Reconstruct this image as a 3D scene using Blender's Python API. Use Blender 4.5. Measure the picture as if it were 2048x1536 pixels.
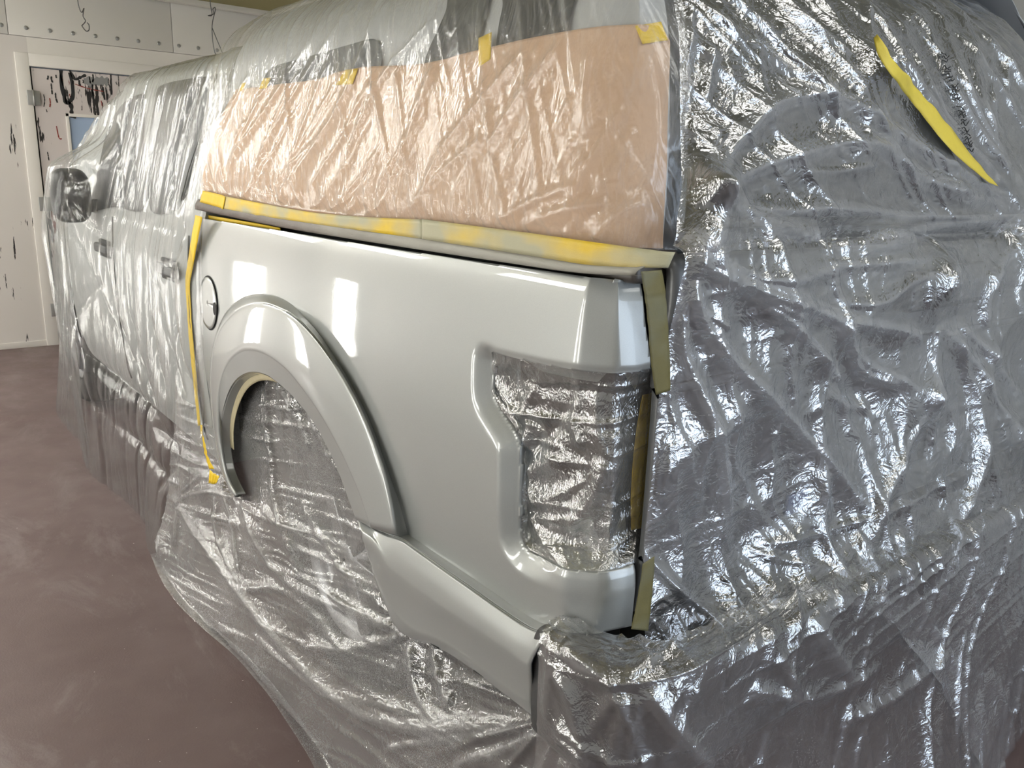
import bpy, bmesh, math, random
import numpy as np
from mathutils import Matrix, Vector

random.seed(4); rng = np.random.default_rng(7)
for o in list(bpy.data.objects): bpy.data.objects.remove(o)
S = bpy.context.scene
C = S.collection

# ------------------------------------------------------------------ camera
# truck axes: +Y towards the truck's nose, X=0 is its left flank, Y=0 its tailgate, Z=0 the floor
CP = np.array([-0.88985, -0.88244, 1.55177]); YAW, PITCH, ROLL, FPX = 0.676656, 0.255674, 0.034686, 1622.34
_f = np.array([math.sin(YAW)*math.cos(PITCH), math.cos(YAW)*math.cos(PITCH), -math.sin(PITCH)])
_r = np.array([math.cos(YAW), -math.sin(YAW), 0.0]); _u = np.cross(_r, _f)
_c, _s = math.cos(ROLL), math.sin(ROLL)
CM = np.array([_c*_r+_s*_u, -_s*_r+_c*_u, _f])           # rows: right, up, forward
cd = bpy.data.cameras.new('camera'); cam = bpy.data.objects.new('camera', cd); C.objects.link(cam)
cam.matrix_world = Matrix(((CM[0,0],CM[1,0],-CM[2,0],CP[0]),(CM[0,1],CM[1,1],-CM[2,1],CP[1]),(CM[0,2],CM[1,2],-CM[2,2],CP[2]),(0,0,0,1)))
cd.sensor_fit = 'HORIZONTAL'; cd.sensor_width = 36; cd.lens = FPX/2048*36; cd.clip_start = 0.02; cd.clip_end = 100
S.camera = cam
S.view_settings.view_transform = 'Standard'; S.view_settings.look = 'None'
S.view_settings.gamma = 1; S.view_settings.use_curve_mapping = False
S.view_settings.exposure = 0.0
S.cycles.max_bounces = 5; S.cycles.transparent_max_bounces = 12; S.cycles.diffuse_bounces = 3
S.cycles.glossy_bounces = 3; S.cycles.transmission_bounces = 2; S.cycles.caustics_reflective = False; S.cycles.caustics_refractive = False
S.cycles.sample_clamp_indirect = 6; S.cycles.use_light_tree = False

W = bpy.data.worlds.new('world'); S.world = W; W.use_nodes = True
W.node_tree.nodes['Background'].inputs[0].default_value = (0.62, 0.75, 1.0, 1)
W.node_tree.nodes['Background'].inputs[1].default_value = 1.0

RX0, RX1, RY0, RY1, RZ = -2.7, 2.45, -4.2, 6.796, 2.88     # the paint booth
def area(name, loc, rot, sx, sy, power, col):
    l = bpy.data.lights.new(name, 'AREA'); l.shape = 'RECTANGLE'; l.size = sx; l.size_y = sy
    l.energy = power; l.color = col
    o = bpy.data.objects.new(name, l); C.objects.link(o); o.location = loc; o.rotation_euler = rot
    return o
# daylight coming in through the wide open doorway in the wall behind the camera
area('doorway_daylight', (0.95, RY0-0.02, 1.25), (math.radians(90), 0, 0), 2.5, 2.3, 82, (0.74, 0.86, 1.0))

# ------------------------------------------------------------------ helpers
def ray(u, v): return CM.T @ np.array([(u-1024)/FPX, -(v-768)/FPX, 1.0])
def on(ax, val, u, v):
    d = ray(u, v); return CP + d*((val-CP[ax])/d[ax])
def onX(x, pts): return np.array([on(0, x, *q) for q in pts])
def onY(y, pts): return np.array([on(1, y, *q) for q in pts])
def onZ(z, pts): return np.array([on(2, z, *q) for q in pts])
def proj(P):
    q = (np.asarray(P)-CP) @ CM.T
    return np.stack([1024+FPX*q[...,0]/q[...,2], 768-FPX*q[...,1]/q[...,2]], -1)
def crom(P, n, axis=0, arc=False):
    """Catmull-Rom resample of control points along an axis to n samples"""
    P = np.moveaxis(np.asarray(P, float), axis, 0); k = len(P)
    if arc:
        L = np.r_[0, np.cumsum(np.linalg.norm(np.diff(P, axis=0), axis=-1))]
        t = np.interp(np.linspace(0, L[-1], n), L, np.arange(k))
    else: t = np.linspace(0, k-1, n)
    i = np.clip(t.astype(int), 0, k-2); f = (t-i).reshape((-1,)+(1,)*(P.ndim-1))
    g = lambda j: P[np.clip(j, 0, k-1)]
    p0, p1, p2, p3 = g(i-1), g(i), g(i+1), g(i+2)
    p0 = np.where((i==0).reshape(f.shape), 2*p1-p2, p0); p3 = np.where((i==k-2).reshape(f.shape), 2*p2-p1, p3)
    R = 0.5*(2*p1+(p2-p0)*f+(2*p0-5*p1+4*p2-p3)*f*f+(3*p1-p0-3*p2+p3)*f**3)
    return np.moveaxis(R, 0, axis)
def sstep(a, b, x):
    t = np.clip((x-a)/(b-a), 0, 1); return t*t*(3-2*t)
_T = rng.random((256, 256))
def vnoise(x, y, s=0):
    x = np.asarray(x)+s*17.31; y = np.asarray(y)+s*9.73
    xi = np.floor(x).astype(int); yi = np.floor(y).astype(int); fx = x-xi; fy = y-yi
    fx = fx*fx*(3-2*fx); fy = fy*fy*(3-2*fy)
    h = lambda a, b: _T[a & 255, b & 255]
    return (h(xi,yi)*(1-fx)+h(xi+1,yi)*fx)*(1-fy)+(h(xi,yi+1)*(1-fx)+h(xi+1,yi+1)*fx)*fy
def ridged(x, y, s=0): return 1-np.abs(2*vnoise(x, y, s)-1)
def pleats(u, v, f, fv, s=0, k=14., p=2.):
    """sharp random creases running along v, f per metre across u"""
    c = np.floor(u*f); fx = u*f-c; j = .25+.5*_T[(c.astype(int)*37+s*11) & 255, (s*53+7) & 255]
    return vnoise(c*7.31, v*fv+c*3.7, s)**p*np.exp(-np.sqrt(((fx-j)*k)**2+.08))
def normals(P):
    a = np.gradient(P, axis=0); b = np.gradient(P, axis=1); n = np.cross(a, b)
    return n/(np.linalg.norm(n, axis=-1, keepdims=True)+1e-12)

def tag(o, label=None, cat=None, group=None, kind=None):
    if label: o['label'] = label
    if cat: o['category'] = cat
    if group: o['group'] = group
    if kind: o['kind'] = kind
    return o
def empty(name, loc, label=None, cat=None, group=None):
    o = bpy.data.objects.new(name, None); C.objects.link(o); o.location = loc; o.empty_display_size = 0.1
    return tag(o, label, cat, group)
def link(name, me, mat, parent=None, smooth=True):
    o = bpy.data.objects.new(name, me); C.objects.link(o)
    if mat: me.materials.append(mat)
    if smooth: me.polygons.foreach_set('use_smooth', [True]*len(me.polygons))
    if parent:
        o.parent = parent; o.matrix_parent_inverse = Matrix.Translation(-par_loc(parent))
    return o
def par_loc(p): return Vector(p.location)
def pydata(name, V, F, mat, parent=None, smooth=True):
    me = bpy.data.meshes.new(name); me.from_pydata([tuple(v) for v in V], [], F); me.update()
    return link(name, me, mat, parent, smooth)
def grid_mesh(name, P, mat, parent=None, keep=None, close_u=False, smooth=True, thick=0, attr=None):
    n, m = P.shape[:2]
    idx = np.arange(n*m).reshape(n, m)
    if close_u: idx = np.vstack([idx, idx[:1]])
    q = np.stack([idx[:-1,:-1], idx[1:,:-1], idx[1:,1:], idx[:-1,1:]], -1).reshape(-1, 4)
    if keep is not None: q = q[keep.reshape(-1)]
    V = P.reshape(-1, 3)
    used = np.unique(q); rem = -np.ones(len(V), int); rem[used] = np.arange(len(used))
    V = V[used]; q = rem[q]
    me = bpy.data.meshes.new(name)
    me.vertices.add(len(V)); me.vertices.foreach_set('co', V.astype(np.float32).ravel())
    me.loops.add(q.size); me.loops.foreach_set('vertex_index', q.astype(np.int32).ravel())
    me.polygons.add(len(q)); me.polygons.foreach_set('loop_start', np.arange(0, q.size, 4, dtype=np.int32))
    me.polygons.foreach_set('loop_total', np.full(len(q), 4, np.int32))
    me.update(calc_edges=True); me.validate()
    if attr is not None:
        at = me.attributes.new('gather', 'FLOAT', 'POINT'); at.data.foreach_set('value', attr.reshape(-1)[used].astype(np.float32))
    o = link(name, me, mat, parent, smooth)
    if thick:
        md = o.modifiers.new('thick', 'SOLIDIFY'); md.thickness = thick; md.offset = -1
    return o
def box(name, lo, hi, mat, parent=None, bevel=0.0):
    bm = bmesh.new(); bmesh.ops.create_cube(bm, size=1)
    lo = Vector(lo); hi = Vector(hi)
    for v in bm.verts: v.co = Vector([(lo[i]+hi[i])/2+v.co[i]*(hi[i]-lo[i]) for i in range(3)])
    if bevel: bmesh.ops.bevel(bm, geom=bm.edges[:], offset=bevel, segments=3, affect='EDGES', profile=0.5)
    me = bpy.data.meshes.new(name); bm.to_mesh(me); bm.free()
    return link(name, me, mat, parent, bool(bevel))
def tube(name, pts, r, mat, parent=None, seg=8, n=None):
    P = crom(np.array(pts, float), n or len(pts)*4) if len(pts) > 2 else np.array(pts, float)
    T = np.gradient(P, axis=0); T /= np.linalg.norm(T, axis=1, keepdims=True)
    a = np.array([0.3, 0.2, 1.0]) if abs(T[0][2]) < .8 else np.array([1.0, .3, 0])
    A = np.cross(T, a); A /= np.linalg.norm(A, axis=1, keepdims=True); B = np.cross(T, A)
    th = np.linspace(0, 2*np.pi, seg, endpoint=False)
    G = P[None]+r*(np.cos(th)[:,None,None]*A[None]+np.sin(th)[:,None,None]*B[None])
    V = list(G.reshape(-1, 3)); k = len(P); F = []
    for i in range(seg):
        for j in range(k-1):
            F.append((i*k+j, ((i+1)%seg)*k+j, ((i+1)%seg)*k+j+1, i*k+j+1))
    F.append([i*k for i in range(seg)][::-1]); F.append([i*k+k-1 for i in range(seg)])
    return pydata(name, V, F, mat, parent)
def ngon_prism(name, loop, vec, mat, parent=None, smooth=False):
    """flat closed outline pushed along vec into a solid"""
    n = len(loop); V = [np.array(p) for p in loop]+[np.array(p)+np.array(vec) for p in loop]
    F = [list(range(n)), list(range(n, 2*n))[::-1]]+[((i+1)%n, i, n+i, n+(i+1)%n) for i in range(n)]
    return pydata(name, V, F, mat, parent, smooth)

# ------------------------------------------------------------------ materials
def mat(name, col=(.5,.5,.5), rough=.5, metal=0, **kw):
    m = bpy.data.materials.new(name); m.use_nodes = True
    b = m.node_tree.nodes['Principled BSDF']
    b.inputs['Base Color'].default_value = (*col, 1); b.inputs['Roughness'].default_value = rough; b.inputs['Metallic'].default_value = metal
    for k, v in kw.items(): b.inputs[k.replace('_', ' ')].default_value = v
    return m
class N:
    """tiny node graph writer"""
    def __init__(s, m): s.t = m.node_tree; s.m = m
    def __call__(s, kind, ins=None, **kw):
        n = s.t.nodes.new('ShaderNode'+kind)
        for k, v in kw.items(): setattr(n, k, v)
        for k, v in (ins or {}).items():
            if isinstance(v, bpy.types.NodeSocket): s.t.links.new(v, n.inputs[k])
            else: n.inputs[k].default_value = v
        return n
    def ramp(s, fac, stops):
        n = s.t.nodes.new('ShaderNodeValToRGB'); s.t.links.new(fac, n.inputs[0]); e = n.color_ramp.elements
        while len(e) < len(stops): e.new(.5)
        for el, (p, c) in zip(e, stops): el.position = p; el.color = (*c, 1) if len(c) == 3 else c
        return n.outputs[0]
    def noise(s, scale, detail=3, vec=None, sc=None, rough=.5, dist=0):
        v = vec or s('TexCoord').outputs['Object']
        if sc: v = s('Mapping', {'Vector': v, 'Scale': sc}).outputs[0]
        return s('TexNoise', {'Vector': v, 'Scale': scale, 'Detail': detail, 'Roughness': rough, 'Distortion': dist}).outputs['Fac']
    def math(s, op, a, b=0.0, c=None):
        i = {0: a, 1: b}
        if c is not None: i[2] = c
        return s('Math', i, operation=op).outputs[0]
    def mix(s, f, a, b):
        n = s.t.nodes.new('ShaderNodeMix'); n.data_type = 'RGBA'
        for k, v in ((0, f), (6, a), (7, b)):
            if isinstance(v, bpy.types.NodeSocket): s.t.links.new(v, n.inputs[k])
            else: n.inputs[k].default_value = v if k == 0 else (*v, 1)
        return n.outputs[2]
    def out(s, sh): s.t.links.new(sh, s.t.nodes['Material Output'].inputs[0])
    @property
    def bsdf(s): return s.t.nodes['Principled BSDF']
    def set(s, k, v): s.t.links.new(v, s.bsdf.inputs[k])

M = {}
# fresh silver paint under clear coat
m = M['paint'] = mat('silver_paint', (.36,.36,.345), .38, .25, Coat_Weight=1.0, Coat_Roughness=.035, Coat_IOR=1.5)
g = N(m); fl = g.noise(900, 2); g.set('Base Color', g.mix(fl, (.315,.327,.319), (.39,.404,.394)))
op = g.noise(140, 2); bp = g('Bump', {'Height': op, 'Strength': .012, 'Distance': .002}); g.t.links.new(bp.outputs[0], g.bsdf.inputs['Coat Normal'])
M['paint_old'] = mat('silver_paint_dark', (.125,.128,.132), .4, .3)  # silver in a darker tone, without clear coat
M['paint_cab'] = mat('silver_paint_masked', (.36,.37,.36), .4, .1)
M['dark'] = mat('black_plastic', (.018,.018,.019), .45)
M['gap'] = mat('gap_black', (.008,.008,.008), .8)
M['rail'] = mat('rail_plastic', (.06,.052,.045), .4)
M['tint'] = mat('tinted_glass', (.02,.022,.024), .35, Specular_IOR_Level=.25)
M['rubber'] = mat('tyre_rubber', (.022,.021,.021), .8)
M['alloy'] = mat('alloy_rim', (.35,.35,.36), .35, .9)
M['chrome'] = mat('bumper_steel', (.05,.05,.052), .35, .3)
M['canopy'] = mat('canopy_gelcoat', (.42,.43,.43), .4)
M['pad'] = mat('bumper_pad', (.02,.02,.022), .6)
M['badge'] = mat('blue_badge', (.01,.03,.12), .3)

def tape(name, c1, c2, over=None, oscale=9, lo=.45, hi=.62):
    m = mat(name, c1, .55); g = N(m)
    f = g.noise(60, 3); col = g.mix(f, c1, c2)
    if over:
        k = g.ramp(g.noise(oscale, 3, sc=(1,1,2.2)), [(lo, (0,0,0)), (hi, (1,1,1))]); col = g.mix(k, col, over)
    g.set('Base Color', col)
    cr = g.noise(350, 2, sc=(1,1,3)); g.set('Normal', g('Bump', {'Height': cr, 'Strength': .25, 'Distance': .002}).outputs[0])
    return m
M['tape'] = tape('yellow_tape', (.82,.56,.015), (.72,.48,.01))
M['tape_dusted'] = tape('yellow_tape_oversprayed', (.78,.55,.03), (.68,.46,.03), (.42,.40,.27), 5, .34, .60)
M['tape_olive'] = tape('yellow_tape_silvered', (.145,.125,.042), (.115,.10,.034), (.15,.145,.085), 7)
M['tape_cream'] = tape('cream_masking_tape', (.62,.55,.36), (.5,.44,.28))
m = M['paper'] = mat('kraft_paper', (.56,.36,.225), .75); g = N(m)
g.set('Base Color', g.mix(g.noise(7, 5), (.53,.345,.222), (.63,.43,.288)))
g.set('Normal', g('Bump', {'Height': g.noise(14, 5, rough=.6), 'Strength': .12, 'Distance': .02}).outputs[0])

def film(name, haze=.22, hvar=.25, gloss=.10, rough=.16, bump=.55, stretch=(1,1,.35), tint=(.93,.94,.95), dust=0, fine=60):
    """thin crinkled polythene: see-through, milky where it is creased, mirror glints on the creases"""
    m = bpy.data.materials.new(name); m.use_nodes = True; g = N(m)
    tc = g('TexCoord').outputs['Object']
    n1 = g.noise(fine, 2, tc, stretch, .62, 1.0)
    n2 = g.noise(fine*.3, 2, tc, stretch, .6, 1.6)
    r1 = g.math('ABSOLUTE', g.math('SUBTRACT', n1, .5)); r2 = g.math('ABSOLUTE', g.math('SUBTRACT', n2, .5))
    h = g.math('ADD', g.math('MULTIPLY', r1, .5), g.math('MULTIPLY', r2, 1.4))
    nb = g('Bump', {'Height': h, 'Strength': bump, 'Distance': .02}).outputs[0]
    lw = g('LayerWeight', {'Blend': .5, 'Normal': nb}).outputs['Facing']
    f5 = g.math('POWER', lw, 4.0)
    n3 = g.noise(5, 1, tc, None, .6)
    hz = g.math('MULTIPLY_ADD', n3, hvar, haze-hvar*.5)
    crease = g.math('MULTIPLY', g.math('SMOOTH_MAX', g.math('SUBTRACT', .06, r2), 0.0, .02), 1.5)
    hz = g.math('ADD', hz, crease)
    if dust:
        d = g.ramp(g.noise(420, 1, tc), [(.52, (0,0,0)), (.66, (1,1,1))])
        dm = g.ramp(g.noise(4, 1, tc), [(.42, (0,0,0)), (.62, (1,1,1))])
        hz = g.math('ADD', hz, g.math('MULTIPLY', g.math('MULTIPLY', d, dm), dust))
    hz = g.math('ADD', hz, g.math('MULTIPLY', g.math('POWER', lw, 2.0), .22))
    ga = g('Attribute', attribute_name='gather').outputs['Fac']
    hz = g.math('ADD', hz, g.math('MULTIPLY', ga, g.math('MULTIPLY_ADD', n1, .7, .65)))
    hz = g.math('MINIMUM', g.math('MAXIMUM', hz, .02), .95)
    tr = g('BsdfTransparent', {'Color': (.97,.975,.98,1)}).outputs[0]
    df = g('BsdfDiffuse', {'Color': (*tint,1), 'Normal': nb}).outputs[0]
    tl = g('BsdfTranslucent', {'Color': (*tint,1), 'Normal': nb}).outputs[0]
    body = g('MixShader', {0: .4, 1: df, 2: tl}).outputs[0]
    a = g('MixShader', {0: hz, 1: tr, 2: body}).outputs[0]
    gl = g('BsdfGlossy', {'Color': (1,1,1,1), 'Roughness': rough, 'Normal': nb}).outputs[0]
    fr = g.math('MINIMUM', g.math('MULTIPLY_ADD', f5, .75, gloss), .9)
    g.out(g('MixShader', {0: fr, 1: a, 2: gl}).outputs[0])
    return m
M['film_cab'] = film('film_cab', .06, .07, .035, .18, .14, (.9,.9,.22), (.36,.365,.36))
M['film_canopy'] = film('film_canopy', .06, .08, .045, .18, .16, (1,1,.3))
M['film_rear'] = film('film_rear', .045, .08, .25, .10, .24, (.55,1,.8), (.80,.82,.86), fine=90)
M['film_skirt'] = film('film_skirt', .20, .18, .10, .13, .16, (1,.6,1), (.75,.75,.75), dust=.35, fine=80)
M['film_lamp'] = film('film_lamp', .16, .15, .24, .09, .28, (1,1,.6), (.75,.75,.73), fine=110)
M['film_bumper'] = film('film_bumper', .16, .18, .22, .09, .20, (1,1,1), (.42,.42,.43), dust=.35, fine=90)

# ------------------------------------------------------------------ the booth
def wallmat(name, a, b, rough=.6, spat=0, drip=(1,1,.12)):
    m = mat(name, a, rough); g = N(m); tc = g('TexCoord').outputs['Object']
    c = g.mix(g.noise(1.3, 5, tc), a, b)
    if spat:
        s1 = g.noise(26, 4, tc, drip, .65); s2 = g.noise(3.2, 3, tc, (1,1,.8))
        k = g.math('MULTIPLY_ADD', s2, .55, s1); k = g.ramp(k, [(spat, (0,0,0)), (spat+.02, (1,1,1))])
        c = g.mix(k, c, (.02,.017,.017))
        s3 = g.noise(17, 4, g('Mapping', {'Vector': tc, 'Location': (7,3,2), 'Scale': drip}).outputs[0], None, .65)
        k3 = g.ramp(g.math('MULTIPLY_ADD', s2, .5, s3), [(spat+.04, (0,0,0)), (spat+.06, (1,1,1))])
        c = g.mix(k3, c, (.16,.03,.02))
    g.set('Base Color', c)
    return m
M['wall'] = wallmat('booth_wall', (.88,.845,.80), (.81,.775,.73))
M['wall_low'] = wallmat('booth_wall_spattered', (.78,.74,.71), (.66,.62,.59), .6, .955)
M['wall_grey'] = wallmat('booth_wall_grey', (.50,.50,.49), (.44,.44,.43))
M['door'] = wallmat('door_spattered', (.76,.69,.67), (.66,.60,.59), .5, .87)
M['trimw'] = wallmat('white_trim', (.80,.775,.735), (.73,.71,.67))
M['olive'] = wallmat('ceiling_filter', (.28,.25,.11), (.22,.19,.08), .9)
M['zinc'] = mat('zinc', (.38,.38,.37), .4, .7)
M['wire'] = mat('hook_wire', (.12,.12,.12), .4, .6)
M['window_pane'] = mat('frosted_pane', (.42,.54,.75), .25)
m = M['floor'] = mat('booth_floor', (.2,.14,.14), .55); g = N(m); tc = g('TexCoord').outputs['Object']
c = g.mix(g.ramp(g.noise(1.2, 6, tc, None, .65), [(.35, (0,0,0)), (.7, (1,1,1))]), (.094,.060,.058), (.135,.096,.092))
c = g.mix(g.math('MULTIPLY', g.ramp(g.noise(3, 8, tc, (1,.4,1), .75, .6), [(.52, (0,0,0)), (.72, (1,1,1))]), .5), c, (.25,.215,.21))
sp = g.ramp(g.noise(75, 2, tc), [(.765, (0,0,0)), (.78, (1,1,1))]); c = g.mix(sp, c, (.55,.52,.5)); g.set('Base Color', c)
g.set('Roughness', g.ramp(g.noise(4, 6, tc), [(.3, (.40,)*3), (.7, (.65,)*3)]))
g.set('Normal', g('Bump', {'Height': g.noise(160, 4, tc), 'Strength': .12, 'Distance': .004}).outputs[0])

def st(o): o['kind'] = 'structure'; return o
T = .08
st(box('floor', (RX0-T, RY0-T, -.1), (RX1+T, RY1+T, 0), M['floor']))
st(box('ceiling', (RX0-T, RY0-T, RZ), (RX1+T, RY1+T, RZ+.08), M['olive']))
DX0, DX1, DZ = .324, 1.20, 2.222
wf = st(empty('wall_front', (0, RY1, 0)))
box('wall_board', (RX0-T, RY1, 0), (DX0-.004, RY1+T, 2.44), M['wall_low'], wf)
box('wall_board', (DX1+.004, RY1, 0), (RX1+T, RY1+T, 2.44), M['wall'], wf)
box('wall_board', (DX0-.004, RY1, DZ+.004), (DX1+.004, RY1+T, 2.44), M['wall'], wf)
xs = [RX0-T, -1.3, .2, 1.42, RX1+T]
for a, b in zip(xs[:-1], xs[1:]): box('upper_panel', (a+.002, RY1-.012, 2.443), (b-.002, RY1+T, RZ), M['trimw'], wf, .002)
_q = bmesh.new(); bmesh.ops.create_uvsphere(_q, u_segments=10, v_segments=6, radius=.016)
for v in _q.verts: v.co.y *= .35
cap = bpy.data.meshes.new('screw_cap'); _q.to_mesh(cap); _q.free(); cap.materials.append(M['zinc'])
for k in range(-14, 14):
    o = bpy.data.objects.new('screw_cap', cap); C.objects.link(o); o.location = (.160+k*.1635, -.014, 2.503); o.parent = wf
box('door_casing', (DX0-.10, RY1-.012, 0), (DX0-.006, RY1, DZ+.10), M['wall'], wf, .003)
box('door_casing', (DX0-.006, RY1-.012, DZ+.006), (DX1+.5, RY1, DZ+.10), M['wall'], wf, .003)
box('skirting', (RX0, RY1-.010, 0), (DX0-.10, RY1, .05), M['wall'], wf, .002)
st(box('wall_left', (RX0-T, RY0, 0), (RX0, RY1, RZ), M['wall']))
wr = st(empty('wall_right', (RX1, 0, 0)))
for k, (a, b) in enumerate(((0, 2.086), (2.092, RZ))):
    for y0, y1 in ((RY0, -1.2), (-1.197, 2.4), (2.403, RY1)):
        box('wall_sheet', (RX1, y0, a), (RX1+T, y1, b), M['wall_grey'] if y0 < 2.4 else M['wall'], wr, .002)
wb = st(empty('wall_back', (0, RY0, 0)))
box('wall_board', (RX0, RY0-T, 0), (-.3, RY0, RZ), M['wall'], wb); box('wall_board', (2.2, RY0-T, 0), (RX1, RY0, RZ), M['wall'], wb)
box('wall_board', (-.3, RY0-T, 2.42), (2.2, RY0, RZ), M['wall'], wb)
# ceiling filter bed with its white frame
box('filter_frame', (-2.0, RY1-.14, RZ-.05), (2.36, RY1-.05, RZ), M['trimw'], bpy.data.objects['ceiling'], .004)
box('filter_frame', (2.26, -1.0, RZ-.05), (2.36, RY1-.14, RZ), M['trimw'], bpy.data.objects['ceiling'], .004)
box('filter_mat', (-1.2, 1.0, RZ-.012), (2.26, RY1-.14, RZ), M['olive'], bpy.data.objects['ceiling'])
# the spattered door
d = st(empty('door_1', (DX0, RY1, 0)))
wx0, wx1, wz0, wz1 = .56, .99, 1.18, 1.87
for lo, hi in (((DX0+.006, 0.01), (wx0, DZ-.006)), ((wx1, .01), (DX1-.006, DZ-.006)), ((wx0, wz1), (wx1, DZ-.006)), ((wx0, .01), (wx1, wz0))):
    box('door_leaf', (lo[0], RY1+.004, lo[1]), (hi[0], RY1+.045, hi[1]), M['door'], d)
for lo, hi in (((wx0-.02, wz0-.02), (wx0+.004, wz1+.02)), ((wx1-.004, wz0-.02), (wx1+.02, wz1+.02)), ((wx0-.02, wz1-.004), (wx1+.02, wz1+.02)), ((wx0-.02, wz0-.02), (wx1+.02, wz0+.004))):
    box('window_bead', (lo[0], RY1-.004, lo[1]), (hi[0], RY1+.012, hi[1]), M['wall'], d, .002)
box('pane', (wx0, RY1+.015, wz0), (wx1, RY1+.022, wz1), M['window_pane'], d)
box('door_seal', (DX0-.002, RY1+.02, 0), (DX1+.002, RY1+.06, DZ), M['gap'], d)
for z in (1.99, 1.17, .3):
    h = box('hinge', (DX0-.045, RY1-.020, z-.055), (DX0+.045, RY1-.013, z+.055), M['zinc'], d, .002)
    tube('hinge_pin', [(DX0, RY1-.024, z-.06), (DX0, RY1-.024, z+.06)], .007, M['zinc'], h)
# spilt paint runs on the door
def blot(name, pts, w, m, par): 
    P = crom(np.array(pts, float), 24); out = []
    t = np.gradient(P, axis=0); t /= np.linalg.norm(t, axis=1, keepdims=True); nn = np.stack([-t[:,1], t[:,0]], 1)
    ww = w*(.6+.8*vnoise(np.arange(24)*.5, 0, len(pts)))[:,None]
    L = P+nn*ww; R = (P-nn*ww)[::-1]
    return ngon_prism(name, [(x, RY1+.0025, z) for x, z in np.vstack([L, R])], (0, .003, 0), m, par)
blk = mat('spilt_black_paint', (.018,.017,.017), .3); gry = mat('smeared_grey_primer', (.27,.27,.27), .7); red = mat('red_paint', (.25,.03,.02), .5)
Q = lambda l: [tuple(on(1, RY1, *q)[[0, 2]]) for q in l]
blot('paint_run', Q([(122,140),(123,165),(127,190),(133,205),(140,203),(146,190),(144,165),(139,145)]), .016, blk, d)
blot('paint_run', Q([(139,140),(150,158),(160,155),(172,150)]), .010, blk, d)
blot('paint_run', Q([(139,204),(143,215),(144,232),(152,233)]), .014, blk, d)
blot('paint_smear', Q([(168,162),(185,163),(205,162),(216,164)]), .032, gry, d)
blot('paint_run', Q([(150,168),(170,175),(190,180),(208,183)]), .0035, red, d)
blot('paint_run', Q([(113,252),(118,275),(124,278)]), .004, red, d)
for k in range(70):
    u = random.uniform(75, 285); v = random.choice((random.uniform(146, 228), random.uniform(146, 400)))
    if u > 128 and v > 215: continue
    (x, z), = Q([(u, v)]); l = random.uniform(.02, .11); w = random.uniform(.002, .006)
    blot('paint_run', [(x, z), (x+random.uniform(-.004,.004), z-l*.5), (x+random.uniform(-.008,.008), z-l)], w, blk if random.random() < .82 else red, d)

# hooks of bent wire hanging from the ceiling
def wire(px, Y, label):
    P = [tuple(on(1, Y, *q)) for q in px]; P = [(P[0][0], Y, RZ)]+P
    o = tube('wire_hook', P, .0035, M['wire'], None, 6, 60); tag(o, label, 'hook', 'wire hooks hanging from the ceiling')
wire([(156,5),(163,25),(168,16),(166,32),(171,42),(165,50),(164,52),(172,62),(178,60),(178,50),(174,45)], 6.3, 'bent wire hook with a looped end hanging above the spattered door')
wire([(421,10),(424,30),(416,31),(427,28),(426,18),(431,18),(424,55),(430,106),(446,112),(432,75),(424,55)], 6.3, 'long forked wire hook hanging above the wrapped cab roof')

# ------------------------------------------------------------------ fluorescent light units
M['tubeglow'] = bpy.data.materials.new('lit_tube'); M['tubeglow'].use_nodes = True; g = N(M['tubeglow'])
g.out(g('Emission', {'Color': (1, .985, .925, 1), 'Strength': 38}).outputs[0])
M['tubeglow_fill'] = M['tubeglow'].copy(); M['tubeglow_fill'].node_tree.nodes['Emission'].inputs[1].default_value = 50  # stronger glow for the ceiling units added as fill
M['tubeglow3'] = M['tubeglow'].copy(); M['tubeglow3'].node_tree.nodes['Emission'].inputs[1].default_value = 11
M['reflector'] = mat('white_reflector', (.85,.85,.83), .35)
def light_unit(loc, rot, L, label, nt=4, Wd=.42, glow=None):
    t = empty('fluorescent_light', loc, label, 'light', 'fluorescent light units of the booth'); t.rotation_euler = rot
    def sub(name, lo, hi, m): 
        o = box(name, lo, hi, m, None, .003); o.parent = t; return o
    sub('housing', (-Wd/2, -L/2, 0), (Wd/2, L/2, .02), M['reflector'])
    for sx in (-1, 1): sub('rim', (sx*Wd/2-.01, -L/2, -.06), (sx*Wd/2+.01, L/2, 0), M['reflector'])
    for k in range(nt):
        x = (k-(nt-1)/2)*Wd/nt
        o = tube('tube', [(x, -L/2+.03, -.035), (x, L/2-.03, -.035)], .014, glow or M['tubeglow'], None, 10); o.parent = t
        for e in (-1, 1):
            s = box('socket', (x-.015, e*(L/2-.015)-.015, -.055), (x+.015, e*(L/2-.015)+.015, 0), M['trimw'], None, .003); s.parent = t
LIGHTS = True
h2 = math.pi/2
# wall units: rot turns local -Z (the lamp side) into the room
light_unit((RX0+.03, 5.85, .62), (h2, 0, -h2), 1.05, 'upright four-tube light unit in the front corner of the left wall')
light_unit((-2.05, RY1-.03, .55), (h2, 0, math.pi), .95, 'upright light unit on the far wall left of the door', 3, .32)
light_unit((RX0+.03, 5.8, 2.58), (h2, h2, -h2), 1.4, 'lengthwise light unit high on the left wall, front one')
light_unit((-2.05, RY1-.03, 2.2), (h2, h2, math.pi), 1.0, 'level light unit high on the far wall left of the door')
light_unit((RX0+.03, 3.4, 2.62), (h2, h2, -h2), 1.2, 'lengthwise light unit high on the left wall, middle one')
light_unit((.9, -1.3, RZ-.03), (0, 0, h2), 1.5, 'wide ceiling light unit just behind the tailgate', 6, .8, M['tubeglow3'])
light_unit((-.9, -1.5, RZ-.03), (0, 0, 0), 1.5, 'wide ceiling light unit over the left rear of the bay', 6, .8, M['tubeglow3'])
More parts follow.
